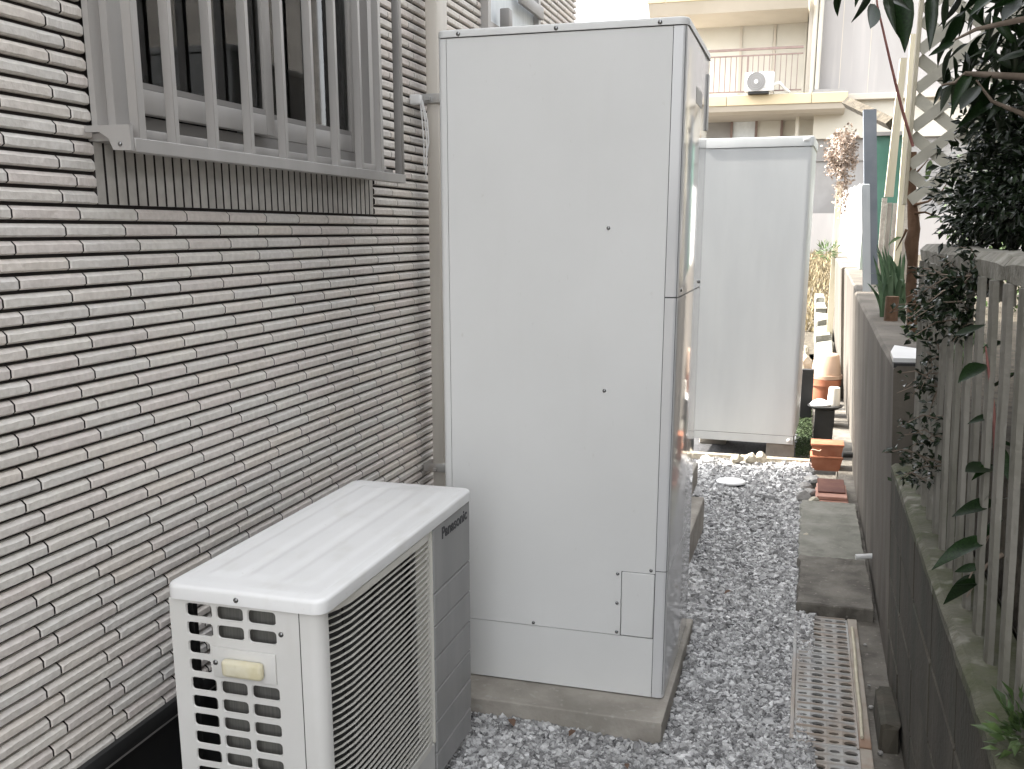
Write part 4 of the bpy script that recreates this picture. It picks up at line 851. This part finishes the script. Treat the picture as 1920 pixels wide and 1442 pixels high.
# large leaved tree, upper right
cm = thing('broadleaf_tree', 'broad leaved evergreen with large hanging leaves in the top right corner', 'tree', (1.1, 2.6, 1.0))
MB().tube([(1.15, 2.7, 1.0), (1.12, 2.65, 1.7), (1.0, 2.6, 2.4), (.9, 2.55, 2.9)], [.035, .03, .022, .015], 8).build('trunk', 'bark', cm, 60)
p_, d_, g = ellip(9000, (1.0, 1.9, 3.0), (.85, 1.5, .55), 121, .2)       # the crown overhead that the hanging leaves belong to
kind(leafcloud('crown', 'leafdk', cm, p_, d_+g.normal(0, .7, d_.shape)+np.array([0, 0, -.3]), g.uniform(.07, .12, 9000), .2, 122), 'stuff')
def branch(pts, r0, name='branch', parent=None, m='twig'):
    n_ = len(pts); return MB().tube(pts, [r0*(1-.75*i/(n_-1)) for i in range(n_)], 6).build(name, m, parent or cm, 60)
def px3(lst, Y): return [at(u, v, Y+dy) for u, v, dy in lst]
branch(px3([(2050, 140, .1), (1930, 145, 0), (1850, 140, 0), (1810, 138, 0), (1790, 155, 0), (1765, 160, 0)], 2.5), .010)
branch(px3([(2000, -120, .1), (1900, -60, 0), (1780, -30, 0), (1690, -25, 0), (1640, -20, 0)], 2.6), .012)
branch(px3([(2000, 20, .1), (1900, 40, 0), (1830, 55, 0), (1790, 75, 0)], 2.4), .009)
branch(px3([(2000, 290, .1), (1920, 215, 0), (1860, 190, 0), (1830, 150, 0)], 2.5), .008)
big = [((1580, -22), (1564, 22)), ((1612, -25), (1602, 15)), ((1628, -30), (1632, 20)), ((1640, 8), (1625, 62)), ((1650, 0), (1690, -14)), ((1663, -15), (1672, 42)), ((1672, 20), (1684, 70)),
       ((1690, -25), (1700, 86)), ((1745, -10), (1750, 60)), ((1762, -30), (1752, 66)), ((1775, -10), (1770, 55)), ((1800, -20), (1786, 40)), ((1830, -20), (1845, 45)), ((1800, 30), (1772, 90)),
       ((1795, 55), (1735, 130)), ((1850, 60), (1790, 110)), ((1790, 78), (1740, 110)), ((1818, 138), (1790, 180)), ((1790, 155), (1742, 180)), ((1860, 30), (1905, 80)), ((1880, 55), (1835, 100)), ((1900, 40), (1935, 110)),
       ((1860, 140), (1830, 200)), ((1880, 142), (1900, 190)), ((1845, 120), (1870, 70)), ((1900, 130), (1860, 100)), ((1920, -10), (1880, 50)), ((1905, 0), (1860, 10)), ((1875, -15), (1820, 15)), ((1930, 120), (1890, 150)),
       ((1860, 190), (1815, 215)), ((1890, 200), (1925, 260)), ((1835, 160), (1800, 215)), ((1920, 170), (1870, 165)), ((1780, -20), (1735, 20)), ((1765, 160), (1752, 196)), ((1905, 60), (1870, 130)), ((1850, 0), (1800, 60)),
       ((1940, 40), (1900, 20)), ((1870, 100), (1825, 130)), ((1895, 175), (1850, 220)), ((1925, 230), (1880, 215))]
for (a, b) in big:
    dy = rnd.uniform(-.12, .12); Y = 2.55+rnd.uniform(-.1, .1)
    leaf(cm, at(*a, Y), at(*b, Y+dy), (rnd.uniform(-.4, .4), -.75, rnd.uniform(.2, .7)), rnd.uniform(.7, .95), 'leafbig' if rnd.random() < .75 else 'leafdk')
for k in range(230):      # the leaves farther in, behind those
    u, v = rnd.uniform(1770, 2060), rnd.uniform(-90, 250)
    if u < 1830 and v > 150: continue
    Y = rnd.uniform(2.5, 3.1); p_ = at(u, v, Y); an = rnd.uniform(0, 6.28); L = rnd.uniform(.06, .10)
    leaf(cm, p_, p_+Vector((math.cos(an)*L*.7, rnd.uniform(-.03, .03), -abs(math.sin(an))*L)), (rnd.uniform(-.5, .5), -.5, rnd.uniform(.2, 1)), rnd.uniform(.7, 1), 'leafdk')
rc = MB().tube(px3([(1712, 275, 0), (1690, 200, 0), (1668, 110, 0), (1645, 10, 0), (1640, -40, 0)], 4.1), [.006, .006, .005, .004, .003], 6).build('cane', 'redtwig', None, 60); tag(rc, 'thin red cane leaning up past the lattice', 'cane')
# young tree with brown trunk
ft = thing('young_tree', 'young tree with bare knobbly brown trunk behind the concrete wall', 'tree', (.46, 4.6, 1.0))
MB().tube(px3([(1713, 625, 0), (1712, 590, 0), (1708, 540, 0), (1711, 490, 0), (1709, 455, 0), (1714, 430, 0), (1710, 380, 0), (1708, 330, 0), (1712, 285, 0)], 4.62), [.030, .026, .023, .022, .030, .026, .020, .019, .015], 10).build('trunk', 'bark', ft, 60)
for l_ in ([(1712, 385, 0), (1740, 378, 0), (1765, 360, 0), (1778, 340, 0)], [(1714, 400, 0), (1735, 398, 0), (1765, 410, -.1)], [(1706, 335, 0), (1722, 320, 0), (1740, 300, 0)], [(1700, 430, 0), (1693, 445, 0), (1680, 470, .1)]):
    branch(px3(l_, 4.6), .007, 'branch', ft, 'bark')
for a, b in (((1733, 412), (1765, 400)), ((1765, 405), (1792, 412)), ((1738, 330), (1722, 345)), ((1745, 300), (1738, 335)), ((1770, 350), (1790, 370)), ((1690, 445), (1668, 452))):
    leaf(ft, at(*a, 4.5), at(*b, 4.45), (0, -.6, .7), 1, 'leafmid')
# strap leaved plant
lk = thing('strap_leaf_plant', 'leek like plant with long grey green leaves on the wall top', 'plant', (.42, 5.2, 1.05))
for k in range(56):
    bx, by = rnd.uniform(1655, 1690), 596; tx_, ty_ = bx+rnd.uniform(-32, 22), rnd.uniform(458, 545); droop = rnd.random() < .3
    a = at(bx, by, 5.2+rnd.uniform(-.1, .15)); b = at(tx_, ty_, 5.15+rnd.uniform(-.1, .15)); m = MB(); vs = []; side = Vector((1, rnd.uniform(-.6, .6), 0)).normalized()
    for i in range(8):
        t = i/7; p_ = a.lerp(b, t)+Vector(((b.x-a.x)*(t*t-t)*.8, 0, (.06 if droop else 0)*math.sin(t*math.pi))); wd = .014*(1-t**2.2)+.001
        if droop: p_.z -= .10*max(0, t-.6)**1.2
        vs += [p_-side*wd, p_+Vector((0, .004, 0)), p_+side*wd]
    m.add(vs, [(i*3+q, i*3+q+1, i*3+q+4, i*3+q+3) for i in range(7) for q in range(2)]); m.build('leaf', 'leek', lk, 60, recalc=False)
tag(MB().lathe([(0, 0), (.032, 0), (.030, .17), (0, .172)], (at(1672, 575, 4.95).x, 4.95, 1.06), 12).build('wood_stump', 'bark', None, 40), 'short sawn stump beside the strap leaf plant', 'stump')
tag(MB().lump((.66, 5.6, 1.22), .14, .16, .24, 300, sub=3).build('garden_rock', 'rock'), 'pale grey garden rock right of the young tree trunk', 'rock')
# ivy on the far post
iv = thing('ivy', 'brown and cream variegated ivy clump on the far post', 'ivy', (.3, 12.0, 1.9))
p_, d_, g = ellip(1500, at(1580, 290, 12.0), (.17, .15, .28), 31, .3); p2, d2, g2 = ellip(260, at(1578, 360, 12.0), (.07, .08, .25), 32, .2)
kind(leafcloud('foliage', 'ivy', iv, np.concatenate([p_, p2]), np.concatenate([d_+g.normal(0, .8, d_.shape), d2+g.normal(0, .8, d2.shape)]), np.concatenate([g.uniform(.025, .05, 1500), g.uniform(.025, .05, 260)]), .35, 33), 'stuff')
wp = thing('weed', 'light green weed at the far kerb edge', 'weed', (.2, 12.1, 1.0))
p_, d_, g = ellip(140, at(1550, 470, 12.1), (.13, .1, .09), 41, .1); kind(leafcloud('foliage', 'leafmid', wp, p_, d_+np.array([0, 0, .6]), g.uniform(.04, .09, 140), .12, 42), 'stuff')
# garden foliage behind lattice and wall
ug = thing('garden_shrub', 'low yellow green shrub at the foot of the young tree', 'shrub', (.5, 4.4, 1.0))
p_, d_, g = ellip(380, (.56, 4.35, 1.10), (.13, .4, .09), 51, .1); kind(leafcloud('foliage', 'leafmid', ug, p_, d_+g.normal(0, .6, d_.shape), g.uniform(.02, .05, 380), .3, 52), 'stuff')
gs = thing('garden_shrub', 'pale sunlit shrub behind the lattice screen', 'shrub', (1.2, 7.5, 1.0))
p_, d_, g = ellip(2200, (1.3, 7.2, 1.7), (.45, .6, .75), 61, .2); kind(leafcloud('foliage', 'leafmid', gs, p_, d_+g.normal(0, .8, d_.shape), g.uniform(.03, .06, 2200), .3, 62), 'stuff')
# climbing sprays over the slats
for k, (c, r_, n, Y, lab) in enumerate((((1800, 570), (55, 80), 600, 2.2, 'dark small leaved spray hanging over the middle of the slats'), ((1748, 700), (26, 60), 150, 2.7, 'thin leafy spray by the shiny white sheet on the fence'), ((1742, 860), (35, 80), 240, 2.6, 'sparse creeper low on the far slats'), ((1765, 560), (30, 55), 220, 2.5, 'small leaf spray at the far end of the slats'))):
    t_ = thing('creeper', lab, 'creeper', at(c[0], c[1]+r_[1], Y)); g = np.random.default_rng(70+k); p_ = []; tw = MB()
    nb = 14
    for b_ in range(nb):
        a = at(c[0]+g.uniform(-.2, 1.1)*r_[0], c[1]+g.uniform(-1, .6)*r_[1], Y+g.uniform(-.02, .05)); e = a+Vector((g.uniform(-.12, -.01), g.uniform(-.05, .05), g.uniform(-.08, .06))); mid = (a+e)/2+Vector((0, 0, .015)); tw.tube([a, mid, e], [.002, .0015, .001], 4)
        for i in range(n//nb):
            t = g.random(); q = a.lerp(e, t); p_.append([q.x+g.normal(0, .008), q.y+g.normal(0, .01), q.z+g.normal(0, .008)])
    p_ = np.array(p_); tw.build('stem', 'twig', t_); n_ = len(p_)
    kind(leafcloud('foliage', 'leafdk', t_, p_, g.normal(0, 1, (n_, 3))+np.array([-.5, 0, -.1]), g.uniform(.014, .026, n_), .28, 80+k), 'stuff')
# camellia shoots in front of the slats
ca = thing('camellia_shoot', 'shoot with large glossy leaves growing in front of the fence slats', 'plant', at(1890, 960, 1.95))
branch(px3([(1872, 960, 0), (1868, 860, -.02), (1862, 760, -.04), (1853, 690, -.05), (1848, 650, -.05)], 2.0), .006, 'stem', ca, 'redtwig')
branch(px3([(1872, 960, 0), (1850, 1010, -.02), (1815, 1090, -.03)], 2.0), .005, 'stem', ca, 'twig')
branch(px3([(1880, 1040, .02), (1850, 1060, 0), (1812, 1120, -.02)], 2.0), .005, 'stem', ca, 'twig')
cl = [((1847, 683), (1800, 706), 0), ((1860, 780), (1815, 790), 0), ((1872, 712), (1905, 700), 2), ((1866, 725), (1910, 705), 2), ((1870, 830), (1905, 832), 1), ((1874, 838), (1890, 885), 3), ((1858, 872), (1808, 892), 2), ((1862, 872), (1830, 885), 1),
      ((1868, 940), (1788, 960), 0), ((1840, 945), (1862, 925), 2), ((1880, 975), (1826, 1012), 1), ((1848, 1015), (1764, 1028), 3), ((1850, 1012), (1790, 1018), 1), ((1838, 1060), (1790, 1075), 2), ((1842, 1080), (1765, 1115), 3), ((1840, 1095), (1800, 1085), 1), ((1872, 940), (1892, 925), 0),
      ((1790, 628), (1850, 612), 2), ((1835, 610), (1798, 630), 0), ((1880, 640), (1842, 655), 2)]
for a, b, v in cl: leaf(ca, at(*a, 1.97), at(*b, 1.93+rnd.uniform(-.04, .04)), (rnd.uniform(-.3, .1), -.55, .75), rnd.uniform(1.1, 1.4), 'leafbig', v)
wd_ = thing('weed', 'bright green feathery weed on the mossy ledge at the right edge', 'weed', at(1905, 1400, 1.5))
p_, d_, g = ellip(90, at(1912, 1380, 1.5), (.035, .05, .05), 91, .1); kind(leafcloud('foliage', 'leafmid', wd_, p_, d_+np.array([-.3, 0, .6]), g.uniform(.02, .045, 90), .22, 92), 'stuff')
print('objects', len(bpy.data.objects), 'tris', sum(len(m.polygons) for m in bpy.data.meshes)*2)
